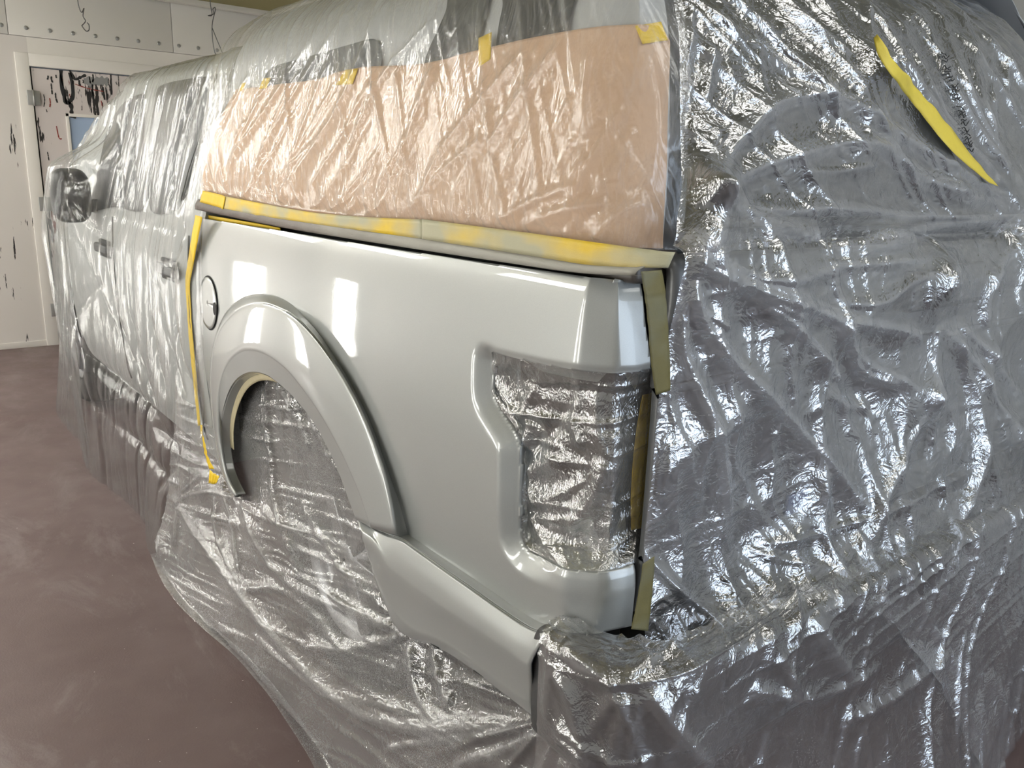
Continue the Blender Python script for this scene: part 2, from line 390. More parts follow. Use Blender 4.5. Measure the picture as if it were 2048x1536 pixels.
light_unit((.8, -2.9, RZ-.03), (0, 0, h2), 1.5, 'wide ceiling light unit near the open doorway', 6, .8, M['tubeglow3'])
light_unit((RX0+.03, .9, 1.25), (h2, 0, -h2), 1.5, 'added upright fill light on the left wall across from the tailgate')  # added to light the bed side from where its paint shows no reflection
light_unit((RX0+.03, 2.05, 1.25), (h2, 0, -h2), 1.5, 'added upright fill light on the left wall across from the rear wheel')  # second unit added as side fill, kept out of the paint's reflection
light_unit((-2.2, 5.9, RZ-.03), (0, 0, 0), 1.3, 'added ceiling fill light above the left front of the bay', 4, .5, M['tubeglow_fill'])  # unseen unit added to brighten the far wall
light_unit((-1.7, 3.7, RZ-.03), (0, 0, 0), 1.5, 'added ceiling fill light above the bay beside the cab', 4, .5, M['tubeglow_fill'])  # extra unit put in mid-room to light the far wall evenly

# ------------------------------------------------------------------ the pickup
TR = empty('pickup_truck', (1.0, 2.6, 0), 'silver crew cab pickup truck masked for painting, its rear quarter freshly sprayed', 'truck')

# flank surface: s runs rearwards along the flank and round the rear corner, Z is height
_plan = np.array([(0, 2.3), (0, .062), (.034, .004), (.13, -.020), (.2, -.03)], float)
_L = np.r_[0, np.cumsum(np.linalg.norm(np.diff(_plan, axis=0), axis=1))]
_sd = np.linspace(0, _L[-1], 1400)
_px = np.interp(_sd, _L, _plan[:,0]); _py = np.interp(_sd, _L, _plan[:,1])
_k = np.exp(-.5*(np.arange(-14, 15)/5.5)**2); _k /= _k.sum()
_px[14:-14] = np.convolve(_px, _k, 'valid'); _py[14:-14] = np.convolve(_py, _k, 'valid')
_tx = np.gradient(_px, _sd); _ty = np.gradient(_py, _sd); _nx = -1*(-_ty); _ny = -_tx       # inward normal = (-ty.., tx..)
_nx, _ny = -_ty, _tx
PZ = np.array([.45,.55,.65,.75,.85,.95,1.05,1.15,1.22,1.28,1.33,1.365,1.39,1.405,1.42])
PD = np.array([.05,.034,.018,.006,-.004,-.008,-.007,-.002,.003,.0085,.0145,.021,.030,.040,.060])
def pd(Z):
    zz = np.linspace(.45, 1.42, 400); dd = np.interp(zz, PZ, PD)
    k = np.exp(-.5*(np.arange(-12, 13)/5)**2); k /= k.sum()
    d2 = dd.copy(); d2[12:-12] = np.convolve(dd, k, 'valid'); return np.interp(Z, zz, d2)
def flank(s, Z, off=0.0):
    s = np.asarray(s, float); Z = np.asarray(Z, float); dd = pd(Z)+off
    return np.stack([np.interp(s, _sd, _px)+np.interp(s, _sd, _nx)*dd*1.0, np.interp(s, _sd, _py)+np.interp(s, _sd, _ny)*dd, Z], -1)
def invert(fn, q, g):
    """surface parameters seen at a pixel"""
    x = np.array(g, float)
    for _ in range(30):
        r = proj(fn(x[0], x[1]))-np.array(q)
        J = np.stack([(proj(fn(x[0]+1e-4, x[1]))-proj(fn(x[0]-1e-4, x[1])))/2e-4, (proj(fn(x[0], x[1]+1e-4))-proj(fn(x[0], x[1]-1e-4)))/2e-4], 1)
        x = x-np.clip(np.linalg.solve(J.T@J+np.eye(2)*10, J.T@r), -.15, .15)
        if abs(r).max() < .05: break
    return x
def sY(y): return 2.3-y          # arc parameter of a point on the straight flank
def inv_flank(px): 
    out = []
    for q in px:
        P = on(0, 0, *q); g0 = (sY(max(P[1], -.02)), np.clip(P[2], .5, 1.4)); out.append(invert(flank, q, g0))
    return np.array(out)

# outlines read on the flank
top_px = [(404,436),(470,447),(560,461),(700,484),(850,507),(1000,529),(1150,550),(1230,559),(1280,563)]
front_px = [(404,436),(388,520),(380,570),(384,650),(392,740),(402,850),(412,930)]
rear_up = [(1280,563),(1290,640),(1297,690),(1303,738)]
lamp_px = [(1303,738),(1275,745),(1240,747),(1200,746),(1150,741),(1100,733),(1050,722),(1010,713),(985,706),(974,706),(969,718),(967,745),(967,785),(972,805),(985,828),(1003,856),(1015,880),(1020,905),(1020,960),(1020,1020),(1020,1070),(1025,1092),(1040,1110),(1070,1124),(1110,1138),(1160,1148),(1205,1150),(1240,1145),(1274,1134)]
rear_low = [(1274,1134),(1269,1190),(1263,1252)]
bot_px = [(1263,1252),(1200,1266),(1150,1266),(1106,1259),(1086,1257),(1057,1245),(1008,1213),(943,1167),(878,1123),(832,1091),(806,1074)]
arch0 = [(806,1074),(797,1020),(786,976),(770,927),(754,878),(734,829),(712,787),(685,741),(653,692),(620,650),(588,618),(562,601),(536,592),(506,592),(480,601),(454,624),(436,663),(427,696),(423,728),(421,770),(424,820),(430,870),(440,925)]
outline = []
for seg, n in ((top_px, 40), (rear_up, 10), (lamp_px, 110), (rear_low, 8), (bot_px, 40), (arch0, 80), ([(440,925),(424,934),(412,930)], 6), (front_px[::-1], 30)):
    outline.append(crom(inv_flank(seg), n, arc=True)[:-1])
OUT = np.vstack(outline); OUT[:,0] = np.maximum(OUT[:,0], sY(1.945)); OUT[:,1] = np.maximum(OUT[:,1], .5)
LAMP = crom(inv_flank(lamp_px), 140, arc=True)
def pdist(P, L):
    """distance and nearest point from points P (k,2) to open polyline L"""
    best = np.full(len(P), 1e9); Q = np.zeros_like(P)
    for a, b in zip(L[:-1], L[1:]):
        ab = b-a; t = np.clip(((P-a)@ab)/max(ab@ab, 1e-12), 0, 1); c = a+t[:,None]*ab
        dd = np.linalg.norm(P-c, axis=1); k = dd < best; best[k] = dd[k]; Q[k] = c[k]
    return best, Q
def inside(P, L):
    x, y = P[:,0], P[:,1]; r = np.zeros(len(P), bool)
    for (x1, y1), (x2, y2) in zip(L, np.roll(L, -1, axis=0)):
        if y1 == y2: continue
        c = ((y1 > y) != (y2 > y)) & (x < (x2-x1)*(y-y1)/(y2-y1)+x1); r ^= c
    return r
def body(s, Z):
    """flank with the softened recess round the tail lamp opening"""
    k = np.stack([np.ravel(s), np.ravel(Z)], 1); dd, _ = pdist(k, LAMP); dd = dd.reshape(np.shape(s))
    left = sstep(sY(.19), sY(.24), -0+s)      # full depth on the cab side, fading out rearwards
    dep = .020*(1-sstep(0, .042, dd))*(1-.75*sstep(sY(.16), sY(.06), s))
    dep = dep*(1-sstep(1.185, 1.222, Z)*sstep(LAMP[:,0].min()-.01, LAMP[:,0].min()+.03, s))
    dep = dep*(1-sstep(1.20, 1.245, Z))
    edge = .004*(1-sstep(0, .012, dd))
    return flank(s, Z, dep+edge)
st_ = .0045
gs = np.arange(OUT[:,0].min()-.01, OUT[:,0].max()+.012, st_); gz = np.arange(OUT[:,1].min()-.01, OUT[:,1].max()+.012, st_)
SS, ZZ = np.meshgrid(gs, gz, indexing='ij')
flat = np.stack([SS.ravel(), ZZ.ravel()], 1)
ins = inside(flat, OUT).reshape(SS.shape)
cnt = ins[:-1,:-1].astype(int)+ins[1:,:-1]+ins[1:,1:]+ins[:-1,1:]
keep = cnt >= 1
need = np.zeros(SS.shape, bool)
for a, b in ((0,0),(1,0),(1,1),(0,1)): need[a:need.shape[0]-1+a, b:need.shape[1]-1+b] |= keep
snap = need & ~ins
cl = np.vstack([OUT, OUT[:1]])
_, q = pdist(flat[snap.ravel()], cl); flat[snap.ravel()] = q
SS2 = flat[:,0].reshape(SS.shape); ZZ2 = flat[:,1].reshape(SS.shape)
BP = body(SS2, ZZ2)
bed = grid_mesh('bed_side', BP, M['paint'], TR, keep=keep, thick=.012)
tag(bed, 'freshly sprayed glossy silver bed side')

# dark body behind the panel gaps, box walls
box('bed_floor', (.09, .03, .62), (1.9, 1.9, .68), M['gap'], TR)
box('bed_wall', (.10, .06, .62), (.16, 1.9, 1.38), M['gap'], TR, .01)
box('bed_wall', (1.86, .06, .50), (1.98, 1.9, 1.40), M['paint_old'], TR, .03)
box('bed_front_wall', (.12, 1.86, .6), (1.9, 1.9, 1.36), M['gap'], TR)
box('bed_rail', (.055, -.005, 1.385), (.16, 1.90, 1.44), M['rail'], TR, .012)
box('bed_rail', (1.84, -.005, 1.385), (1.96, 1.90, 1.44), M['rail'], TR, .012)

# wheel arch flare
def curve(px, x, n=90): return crom(onX(x, px), n, arc=True)
c0 = [(474,993),(455,965),(440,925),(430,870),(424,820),(421,770),(423,728),(427,696),(436,663),(454,624),(480,601),(506,592),(536,592),(562,601),(588,618),(620,650),(653,692),(685,741),(712,787),(734,829),(754,878),(770,927),(786,976),(797,1020),(806,1074)]
c1 = [(474,992),(456,962),(442,922),(433,866),(428,815),(426,766),(427,722),(433,690),(443,660),(459,638),(478,621),(500,611),(523,608),(550,613),(578,627),(608,651),(640,688),(671,732),(698,777),(721,822),(741,868),(757,914),(772,962),(783,1010),(793,1068)]
c2 = [(474,991),(460,965),(449,930),(441,880),(438,830),(440,790),(447,755),(457,731),(470,714),(488,703),(506,701),(529,707),(555,722),(581,745),(607,777),(633,813),(659,855),(682,898),(702,940),(721,985),(733,1020),(743,1053)]
c3 = [(474,990),(464,970),(454,945),(446,905),(443,865),(445,835),(450,810),(460,781),(474,759),(493,746),(513,743),(536,749),(555,762),(581,784),(607,813),(633,849),(656,891),(676,933),(692,976),(705,1012),(715,1038)]
A0 = curve(c0, -.004); A1 = curve(c1, -.028); A2 = curve(c2, -.040); A3 = curve(c3, -.030)
ctr = np.array([0, 1.15, .50])
A4 = A3.copy(); A4[:,0] = -.004; A4[:,1:] += (ctr[1:]-A4[:,1:])*.015
A0b = A0.copy(); A0b[:,0] = .012
mid = lambda a, b, t, dx=0: a*(1-t)+b*t+np.array([dx, 0, 0])
rows = [A0b, A0, mid(A0, A1, .75, -.004), A1, mid(A1, A2, .1, -.003), mid(A1, A2, .5, -.004), mid(A1, A2, .9, -.003), A2, mid(A2, A3, .12), mid(A2, A3, .5), mid(A2, A3, .88), A3, mid(A3, A4, .06, 0), mid(A3, A4, .5), A4]
FL = crom(np.array(rows), 71)
grid_mesh('wheel_flare', FL[:, ::-1], M['paint'], TR, thick=.004)

# lower corner moulding behind the wheel
t0 = [(715,1038),(741,1053),(774,1065),(806,1074),(832,1091),(878,1123),(943,1167),(1008,1213),(1057,1245),(1086,1257),(1106,1259)]
t1 = [(717,1044),(742,1057),(775,1071),(805,1081),(830,1098),(876,1131),(940,1176),(1005,1222),(1053,1254),(1080,1266),(1098,1266)]
t2 = [(727,1068),(751,1086),(780,1126),(806,1145),(832,1165),(878,1198),(943,1240),(992,1273),(1030,1299),(1050,1315),(1066,1322)]
t3 = [(744,1126),(754,1150),(775,1200),(800,1236),(832,1262),(880,1280),(935,1315),(985,1352),(1025,1382),(1050,1400),(1066,1405)]
t4 = [(747,1140),(764,1185),(787,1240),(806,1263),(830,1275),(880,1293),(935,1327),(985,1365),(1025,1395),(1055,1418),(1075,1436)]
B0, B1, B2, B3, B4 = [curve(t, x, 60) for t, x in ((t0, -.004), (t1, -.020), (t2, -.037), (t3, -.018), (t4, -.004))]
B5 = B4+np.array([.05, 0, .004]); Bm1 = B0+np.array([.02, 0, .0])
LQ = crom(np.array([Bm1, B0, mid(B0, B1, .7, -.004), B1, mid(B1, B2, .5, -.003), B2, mid(B2, B3, .15, -.002), mid(B2, B3, .5), mid(B2, B3, .85), B3, B4, mid(B4, B5, .15), B5]), 61)
grid_mesh('corner_moulding', LQ[:, ::-1], M['paint'], TR, thick=.004)
for q in ([(862,1286),(878,1296)], [(948,1340),(968,1353)], [(1022,1391),(1042,1407)]):
    P = onX(-.009, q); tube('clip_slot', [P[0], (P[0]+P[1])/2, P[1]], .0022, M['gap'], TR, 6)
# dark end of the moulding
ec = onX(.0, [(1106,1259),(1096,1262),(1082,1272),(1072,1292),(1066,1322),(1064,1360),(1066,1400),(1075,1437),(1094,1437),(1096,1400),(1092,1350),(1096,1300),(1112,1268)])
ngon_prism('moulding_end', ec, (.05, .0, 0), M['dark'], TR)

# fuel flap: pressed disc with its gap ring and finger notch
fc = inv_flank([(418,606)])[0]
def disc(cs, cz, rs, rz, off, n=40, rings=8, dome=0):
    th = np.linspace(0, 2*np.pi, n, endpoint=False); R_ = np.linspace(0.001, 1, rings)
    r, t = np.meshgrid(R_, th, indexing='ij')
    return flank(cs+rs*r*np.cos(t), cz+rz*r*np.sin(t), off-dome*(1-r**2))
def close(P): return np.concatenate([P, P[:, :1]], 1)
_e = inv_flank([(401,606),(436,606),(417,551),(424,660)])
rs = abs(_e[1,0]-_e[0,0])/2; rz = abs(_e[2,1]-_e[3,1])/2
grid_mesh('fuel_flap_gap', close(disc(fc[0], fc[1], rs*1.03, rz*1.025, -.0008))[:, ::-1], M['gap'], TR)
ff = grid_mesh('fuel_flap', close(disc(fc[0], fc[1], rs*.97, rz*.97, -.0030, dome=.001))[:, ::-1], M['paint'], TR, thick=.002)
nq = inv_flank([(433,617)])[0]
grid_mesh('finger_notch', close(disc(nq[0], nq[1], rs*.17, rz*.24, -.0065))[:, ::-1], M['gap'], ff)

# tail lamp pocket
LP = LAMP[5:-5]
rim_ = body(LP[:,0], LP[:,1]); 
cen = flank(np.array([LAMP[:,0].max()-.08]), np.array([LAMP[:,1].mean()]))[0]
inner = rim_*.93+cen*.07+np.array([.05, .035, 0]); inner2 = rim_*.80+cen*.20+np.array([.085, .05, 0]); back = np.repeat((cen+np.array([.10, .08, 0]))[None], len(rim_), 0)
PK = crom(np.array([rim_, rim_+np.array([.010,.006,0]), inner, inner2, back]), 21)
grid_mesh('lamp_pocket', PK, M['paint'], TR)

# tailgate with handle and badges
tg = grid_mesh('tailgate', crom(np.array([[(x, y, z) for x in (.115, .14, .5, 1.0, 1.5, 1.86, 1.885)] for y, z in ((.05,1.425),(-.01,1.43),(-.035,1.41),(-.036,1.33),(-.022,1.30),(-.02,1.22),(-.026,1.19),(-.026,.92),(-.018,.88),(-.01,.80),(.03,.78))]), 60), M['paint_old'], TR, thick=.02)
hd = box('handle', (.86, -.062, 1.285), (1.20, -.02, 1.375), M['dark'], tg, .008)
box('handle_trim', (1.02, -.075, 1.30), (1.17, -.055, 1.385), M['paint_old'], tg, .006)
box('badge', (.95, -.040, .90), (1.10, -.024, .985), M['dark'], tg, .006)
box('badge', (.525, -.036, .885), (.60, -.024, .93), M['badge'], tg, .005)
# bumper: plan curve swept
bpl = np.array([(-.030,.10),(-.034,.03),(-.022,-.06),(.03,-.125),(.15,-.150),(.6,-.165),(1.0,-.168),(1.4,-.165),(1.85,-.15),(1.97,-.125),(2.02,-.06),(2.034,.03),(2.03,.1)])
bpl = crom(bpl, 90, arc=True)
sec = [(.55,.745),(.15,.755),(.02,.745),(0,.715),(0,.66),(.004,.6),(.03,.55),(.10,.53)]   # inset, height
def ring(p, ins, z):
    c = np.array([1.0, .12]); v = c-p; v = v/np.linalg.norm(v, axis=1, keepdims=True)
    q = p+v*ins*np.array([.18,.35]); return np.c_[q, np.full(len(p), z)]
bu = grid_mesh('rear_bumper', crom(np.array([ring(bpl, a, z) for a, z in sec]), 40), M['chrome'], TR, thick=.004)
padp = bpl[16:-16]
grid_mesh('step_pad', crom(np.array([ring(padp, .26, .762), ring(padp, .02, .760), ring(padp, -.012, .735), ring(padp, -.012, .690), ring(padp, .0, .685)]), 20), M['pad'], bu, thick=.003)
box('number_plate_recess', (.82, -.172, .58), (1.18, -.15, .70), M['dark'], bu, .01)
box('chassis_frame', (.4, -.02, .45), (1.6, 5.2, .60), M['gap'], TR)

# wheels
def wheel(x, y, outward, name='wheel'):
    w = empty(name, (x, y, .405)); w.parent = TR; w.matrix_parent_inverse = Matrix.Translation(-par_loc(TR))
    pr = [(.24,.02),(.25,0),(.33,-.012),(.375,0),(.398,.03),(.405,.09),(.405,.17),(.395,.24),(.36,.27),(.25,.26)]
    th = np.linspace(0, 2*np.pi, 48, endpoint=False)
    def rev(pr): return np.array([[(outward*-b, r*math.cos(t), r*math.sin(t)) for t in th] for r, b in pr])
    for nm, p_, mt in (('tyre', pr, M['rubber']), ('rim', [(.245,.015),(.235,.012),(.225,.05),(.20,.07),(.08,.05),(.06,.02),(.01,.02)], M['alloy'])):
        P = rev(p_); o = grid_mesh(nm, np.concatenate([P, P[:, :1]], 1), mt); o.parent = w
    for k in range(6):
        a = k*math.pi/3; o = box('spoke', (-.012, .05, -.03), (.012, .225, .03), M['alloy'], None, .006)
        o.parent = w; o.location = (outward*-.035, 0, 0); o.rotation_euler = (a, 0, 0)
wheel(.10, 1.15, -1); wheel(.10, 4.85, -1); wheel(1.9, 1.15, 1)

# cab
def cabx(Z): return np.interp(Z, [.45,.6,.8,1.0,1.15,1.30,1.36,1.60,1.80,1.88,1.93,1.955,1.965], [.05,.015,.0,-.008,-.006,.006,.018,.075,.125,.155,.21,.33,.6])
def roofz(Y): return np.interp(Y, [1.93,2.3,2.9,3.3,3.6,3.9,4.3,4.7,5.2,5.6,5.72], [1.93,1.96,1.965,1.94,1.87,1.74,1.50,1.30,1.26,1.16,.95])
def cab_surface(y0, y1, z0, off=0, ny=60, nz=60, ztop=None):
    Y = np.linspace(y0, y1, ny); P = np.zeros((ny, nz, 3))
    for i, y in enumerate(Y):
        zt = min(roofz(y), ztop or 9)
        k = np.linspace(0, 1, nz); z = z0+(zt-z0)*k
        zz = z if roofz(y) > 1.9 else z0+(1.93-z0)*k*1.0
        x = cabx(z)+(1-sstep(0, .10, roofz(y)-z))*.12*(roofz(y) < 1.93)
        x = x+.22*sstep(3.9, 5.8, y)
        P[i] = np.stack([x-off, np.full(nz, y), z], 1)
    return P
cb = empty('cab', (1.0, 3.5, 0)); cb.parent = TR; cb.matrix_parent_inverse = Matrix.Translation(-par_loc(TR))
full = cab_surface(1.945, 5.72, .48, 0, 110, 70)
mir = full.copy(); mir[...,0] = 2-mir[...,0]
grid_mesh('cab_shell', full[:, ::-1], M['paint_cab'], cb); grid_mesh('cab_shell', mir, M['paint_cab'], cb)
top = np.stack([full[:, -1]*(1-t)+mir[:, -1]*t+np.array([0, 0, .03*math.sin(math.pi*t)]) for t in np.linspace(0, 1, 14)], 1)
grid_mesh('cab_roof', top, M['paint_cab'], cb)
bk = np.stack([full[0]*(1-t)+mir[0]*t for t in np.linspace(0, 1, 8)], 1); grid_mesh('cab_back', bk, M['paint_cab'], cb)
fr = np.stack([full[-1]*(1-t)+mir[-1]*t for t in np.linspace(0, 1, 8)], 1); grid_mesh('front_fascia', fr[::-1], M['dark'], cb)
def cabpt(px):
    out = []
    for q in px:
        x = .05
        for _ in range(25):
            P = on(0, x, *q); x = float(cabx(P[2]))-.006
        out.append(on(0, x, *q))
    return np.array(out)
def patch(name, loop, off, m, parent, n=14):
    """outline filled by shrinking rings onto the cab side"""
    L = np.array(loop); c = L.mean(0); rings = [c+(L-c)*k for k in np.linspace(1, .02, n)]
    P = np.array(rings); P[..., 0] = cabx(P[..., 2])-off
    return grid_mesh(name, np.concatenate([P, P[:, :1]], 1), m, parent)
win = cabpt([(425,152),(418,205),(400,270),(378,335),(362,395),(352,421),(300,418),(296,300),(310,200),(322,171),(380,157)])
patch('rear_door_window', crom(np.vstack([win, win[:1]]), 60), .006, M['tint'], cb)
win2 = cabpt([(290,185),(284,300),(287,416),(230,414),(186,421),(183,395),(198,330),(215,260),(240,214),(265,194)])
patch('front_door_window', crom(np.vstack([win2, win2[:1]]), 60), .006, M['tint'], cb)
for q in ([(430,150),(422,215),(404,275),(382,340),(366,400)], ):
    P = cabpt(q); P[:,0] += .006; tube('window_seal', P, .010, M['dark'], cb)
for q in ((327,540), (200,497)):
    P = on(0, -.03, *q)
    h = box('door_handle', (-.036, P[1]-.13, P[2]-.022), (-.010, P[1]+.11, P[2]+.022), M['dark'], cb, .012)
    box('handle_cup', (-.017, P[1]-.10, P[2]-.04), (-.003, P[1]+.08, P[2]+.04), M['gap'], h, .006)
for y in (2.05, 3.12, 4.2):
    z = np.linspace(.55, 1.30, 16); tube('door_seam', np.stack([cabx(z)-.0015, np.full(16, y), z], 1), .004, M['gap'], cb, 6)
mr = grid_mesh('wing_mirror', (lambda t, p: np.stack([-.095+.085*np.sign(np.cos(t))*np.abs(np.cos(t))**.6*np.abs(np.cos(p))**.5, 3.45+.075*np.sin(p), 1.375+.125*np.sign(np.sin(t))*np.abs(np.sin(t))**.6*np.abs(np.cos(p))**.5], -1))(*np.meshgrid(np.linspace(0, 2*np.pi, 33), np.linspace(-np.pi/2, np.pi/2, 21), indexing='ij')), M['dark'], cb)
box('mirror_arm', (-.04, 3.42, 1.30), (.03, 3.49, 1.36), M['dark'], mr, .01)

# ------------------------------------------------------------------ canopy on the bed
CV = np.array([(0,0,1.42),(.004,0,1.48),(.020,.010,1.60),(.055,.045,1.78),(.095,.11,1.90),(.185,.21,1.99),(.31,.32,2.06),(.55,.45,2.13),(.95,.60,2.165)])   # inset from the side, from the rear, height
_cp = np.array([(.045, 2.0), (.045, .13), (.070, .050), (.15, .008), (.5, -.008), (1.0, -.012), (1.45, -.008), (1.74, .03), (1.88, .12), (1.925, .28), (1.93, .6)], float)
_cl = np.r_[0, np.cumsum(np.linalg.norm(np.diff(_cp, axis=0), axis=1))]
_cs = np.linspace(0, _cl[-1], 2400); _cx = np.interp(_cs, _cl, _cp[:,0]); _cy = np.interp(_cs, _cl, _cp[:,1])
_k = np.exp(-.5*(np.arange(-30, 31)/12)**2); _k /= _k.sum()
_cx[30:-30] = np.convolve(_cx, _k, 'valid'); _cy[30:-30] = np.convolve(_cy, _k, 'valid')
_cv = np.linspace(0, 8, 400); _CT = crom(CV, 400)
def can(s, v, off=0.0):
    """canopy skin: s along the side then round onto the rear, v up the section (0..8)"""
    s = np.asarray(s, float); v = np.asarray(v, float)
    x = np.interp(s, _cs, _cx); y = np.interp(s, _cs, _cy); tx = np.interp(s, _cs, np.gradient(_cx, _cs)); ty = np.interp(s, _cs, np.gradient(_cy, _cs))
    a = np.interp(v, _cv, _CT[:,0]); b = np.interp(v, _cv, _CT[:,1]); z = np.interp(v, _cv, _CT[:,2])+np.minimum(v, 0)*.06
    return np.stack([x-ty*a*1.0+ty*off, y+tx*b-tx*off, z], -1)
CS = lambda y: 2.0-y
def inv_can(px, off=0.0):
    out = []
    for q in px:
        P = on(0, .06, *q); v0 = np.interp(P[2], CV[:,2], np.arange(9)); out.append(invert(lambda s, v: can(s, v, off), q, (CS(max(P[1], 0.0)), v0)))
    return np.array(out)
CN = empty('truck_canopy', (1.0, .9, 1.44), 'pale grey canopy with dark windows fixed on the pickup bed', 'canopy')
SH = inv_can([(1337, 300)])[0][0]      # where the dark hatch begins
sg, vg = np.meshgrid(np.r_[np.linspace(CS(1.84), CS(.16), 30), np.linspace(CS(.15), SH, 16)], np.linspace(0, 8, 60), indexing='ij')
sh = can(sg, vg); shm = sh.copy(); shm[...,0] = 1.97-shm[...,0]
grid_mesh('side_shell', sh[:, ::-1], M['canopy'], CN); grid_mesh('side_shell', shm, M['canopy'], CN)
rg, vg2 = np.meshgrid(np.linspace(SH, _cs[-1]-.25, 30), np.linspace(0, 6.5, 40), indexing='ij')
grid_mesh('rear_hatch', can(rg, vg2)[:, ::-1], M['tint'], CN)
hz = can(np.linspace(SH+.1, _cs[-1]-.25, 20), np.full(20, 1.0), .008); tube('hatch_frame', hz, .010, M['dark'], CN)
fz = can(np.full(40, CS(1.84)), np.linspace(0, 8, 40)); fzm = fz.copy(); fzm[:,0] = 1.97-fzm[:,0]
grid_mesh('front_wall', np.stack([fz*(1-t)+fzm*t for t in np.linspace(0, 1, 8)], 1), M['canopy'], CN)
def can_patch(name, px, off, m, n=10):
    L = crom(inv_can(px+px[:1]), 70, arc=True); c = L.mean(0)
    R = np.array([c+(L-c)*k for k in np.linspace(1, .02, n)]); return grid_mesh(name, can(R[...,0], R[...,1], off), m, CN)
can_patch('side_window', [(520,240),(527,170),(535,150),(552,133),(590,122),(650,105),(720,85),(748,78),(763,86),(768,108),(766,140),(750,220),(640,245)], .006, M['tint'])
can_patch('side_window', [(890,220),(852,180),(853,130),(862,100),(880,60),(897,20),(907,-20),(940,-24),(985,-22),(980,20),(966,75),(955,112),(945,200)], .006, M['tint'])
can_patch('side_window', [(1000,180),(996,110),(1001,60),(1010,15),(1016,-20),(1080,-24),(1157,-24),(1150,15),(1144,45),(1137,80),(1125,180)], .006, M['tint'])

# kraft paper masking the side of the canopy, with the overspray edge below its tape
pt = [(480,180),(560,171),(640,160),(720,138),(850,130),(950,108),(1060,82),(1150,66),(1240,55),(1290,55),(1318,62),(1334,85)]
pm = [(432,285),(520,290),(620,292),(720,292),(830,292),(940,290),(1050,288),(1150,288),(1235,288),(1280,290),(1308,292),(1327,295)]
pb = [(404,395),(500,408),(600,424),(700,436),(800,446),(920,460),(1040,474),(1140,488),(1220,498),(1265,503),(1297,507),(1319,510)]
def uvnet(rows, n, mm): return crom(crom(np.array([inv_can(r) for r in rows]), n, 0), mm, 1)
def rumple(P, amp, f=9, s=0):
    a = np.cumsum(np.r_[0, np.linalg.norm(np.diff(P[:,0], axis=0), axis=-1)]); b = np.cumsum(np.r_[0, np.linalg.norm(np.diff(P[0], axis=0), axis=-1)])
    A, B = np.meshgrid(a, b, indexing='ij')
    return amp*(vnoise(A*f, B*f, s)-.5+.5*(vnoise(A*f*2.7, B*f*2.7, s+1)-.5))
U = uvnet([pb, pm, pt], 60, 180); P = can(U[...,0], U[...,1], .008); nn = normals(P); 
if nn[30,60,0] > 0: nn = -nn
edge = np.minimum(np.linspace(0, 1, 60), .25)[:,None]*4
P = P+nn*(rumple(P, .007, 6, 3)*edge+.004)[...,None]
pp = grid_mesh('masking_paper', P, M['paper'], None, thick=.0006)
tag(pp, 'brown kraft masking paper taped over the canopy side', 'paper')
# paper skirt under the tape: brown at the cab end, grey with overspray towards the tailgate
m = M['paper_skirt'] = mat('kraft_oversprayed', (.1,.07,.05), .55); g = N(m); tc = g('TexCoord').outputs['Object']
yy = g('SeparateXYZ', {0: tc}).outputs[1]
k = g.math('ADD', g.math('MULTIPLY', yy, -.75), g.math('MULTIPLY_ADD', g.noise(6, 4, tc), .5, 1.10))
g.set('Base Color', g.ramp(k, [(.0, (.038,.020,.012)), (.20, (.055,.034,.024)), (.45, (.12,.10,.085)), (1.0, (.30,.29,.255))])); g.set('Normal', g('Bump', {'Height': g.noise(45, 4, tc, (1,.25,1)), 'Strength': .35, 'Distance': .01}).outputs[0])
sk0 = [(397,398),(443,410),(569,432),(700,452),(846,472),(1015,500),(1169,522),(1290,533)]
sk1 = [(391,421),(443,432),(569,458),(700,480),(846,503),(1015,528),(1150,547),(1270,553)]
a0, a1 = crom(onX(.022, sk0), 70), crom(onX(.018, sk1), 70)
P = np.array([a0*(1-t)+a1*t+np.array([-.006*math.sin(3.1*t), 0, 0]) for t in np.linspace(0, 1, 10)])
P[-1,:,0] += .02
o = grid_mesh('paper_skirt', P[::-1], M['paper_skirt'], pp, thick=.0006)
tag(o, 'dark overspray-stained paper edge below the tape')

# ------------------------------------------------------------------ tapes
def strip(name, top, bot, fn, m, label, group=None, n=60, k=5, wob=.002, parent=None, cat='tape'):
    A, B = crom(np.array([fn(q) for q in top]), n, arc=True), crom(np.array([fn(q) for q in bot]), n, arc=True)
    P = np.array([A*(1-t)+B*t for t in np.linspace(0, 1, k)]); nn = normals(P)
    if (nn[k//2, n//2]@(CP-P[k//2, n//2])) < 0: nn = -nn; 
    P = P+nn*(wob*(vnoise(np.arange(n)*.6, 0, len(label))-.5))[None,:,None]
    o = grid_mesh(name, P, m, parent, thick=.0004); tag(o, label, cat, group); return o
def on_can(off): return lambda q: (lambda u: can(u[0], u[1], off))(inv_can([q], off)[0])
strip('masking_tape', [(405,381),(440,389),(451,394)], [(399,404),(435,414),(446,419)], lambda q: on(0,.014,*q), M['tape'], 'short bright yellow tape end at the cab end of the rail', 'tapes along the bed rail', 20)
strip('masking_tape', [(449,392),(530,408),(620,424),(730,434),(846,439)], [(441,418),(500,429),(569,439),(700,458),(846,478)], lambda q: on(0,.016,*q), M['tape_dusted'], 'yellow tape strip along the front half of the bed rail', 'tapes along the bed rail', 70)
strip('masking_tape', [(843,438),(950,452),(1066,467),(1200,486),(1300,502),(1323,506)], [(843,478),(1000,502),(1100,518),(1180,530),(1270,535),(1314,537)], lambda q: on(0,.014,*q)+np.array([max(0, (q[0]-1230)/93)**2*.03, 0, 0]), M['tape_dusted'], 'silver-dusted yellow tape strip along the rear half of the bed rail', 'tapes along the bed rail', 80)
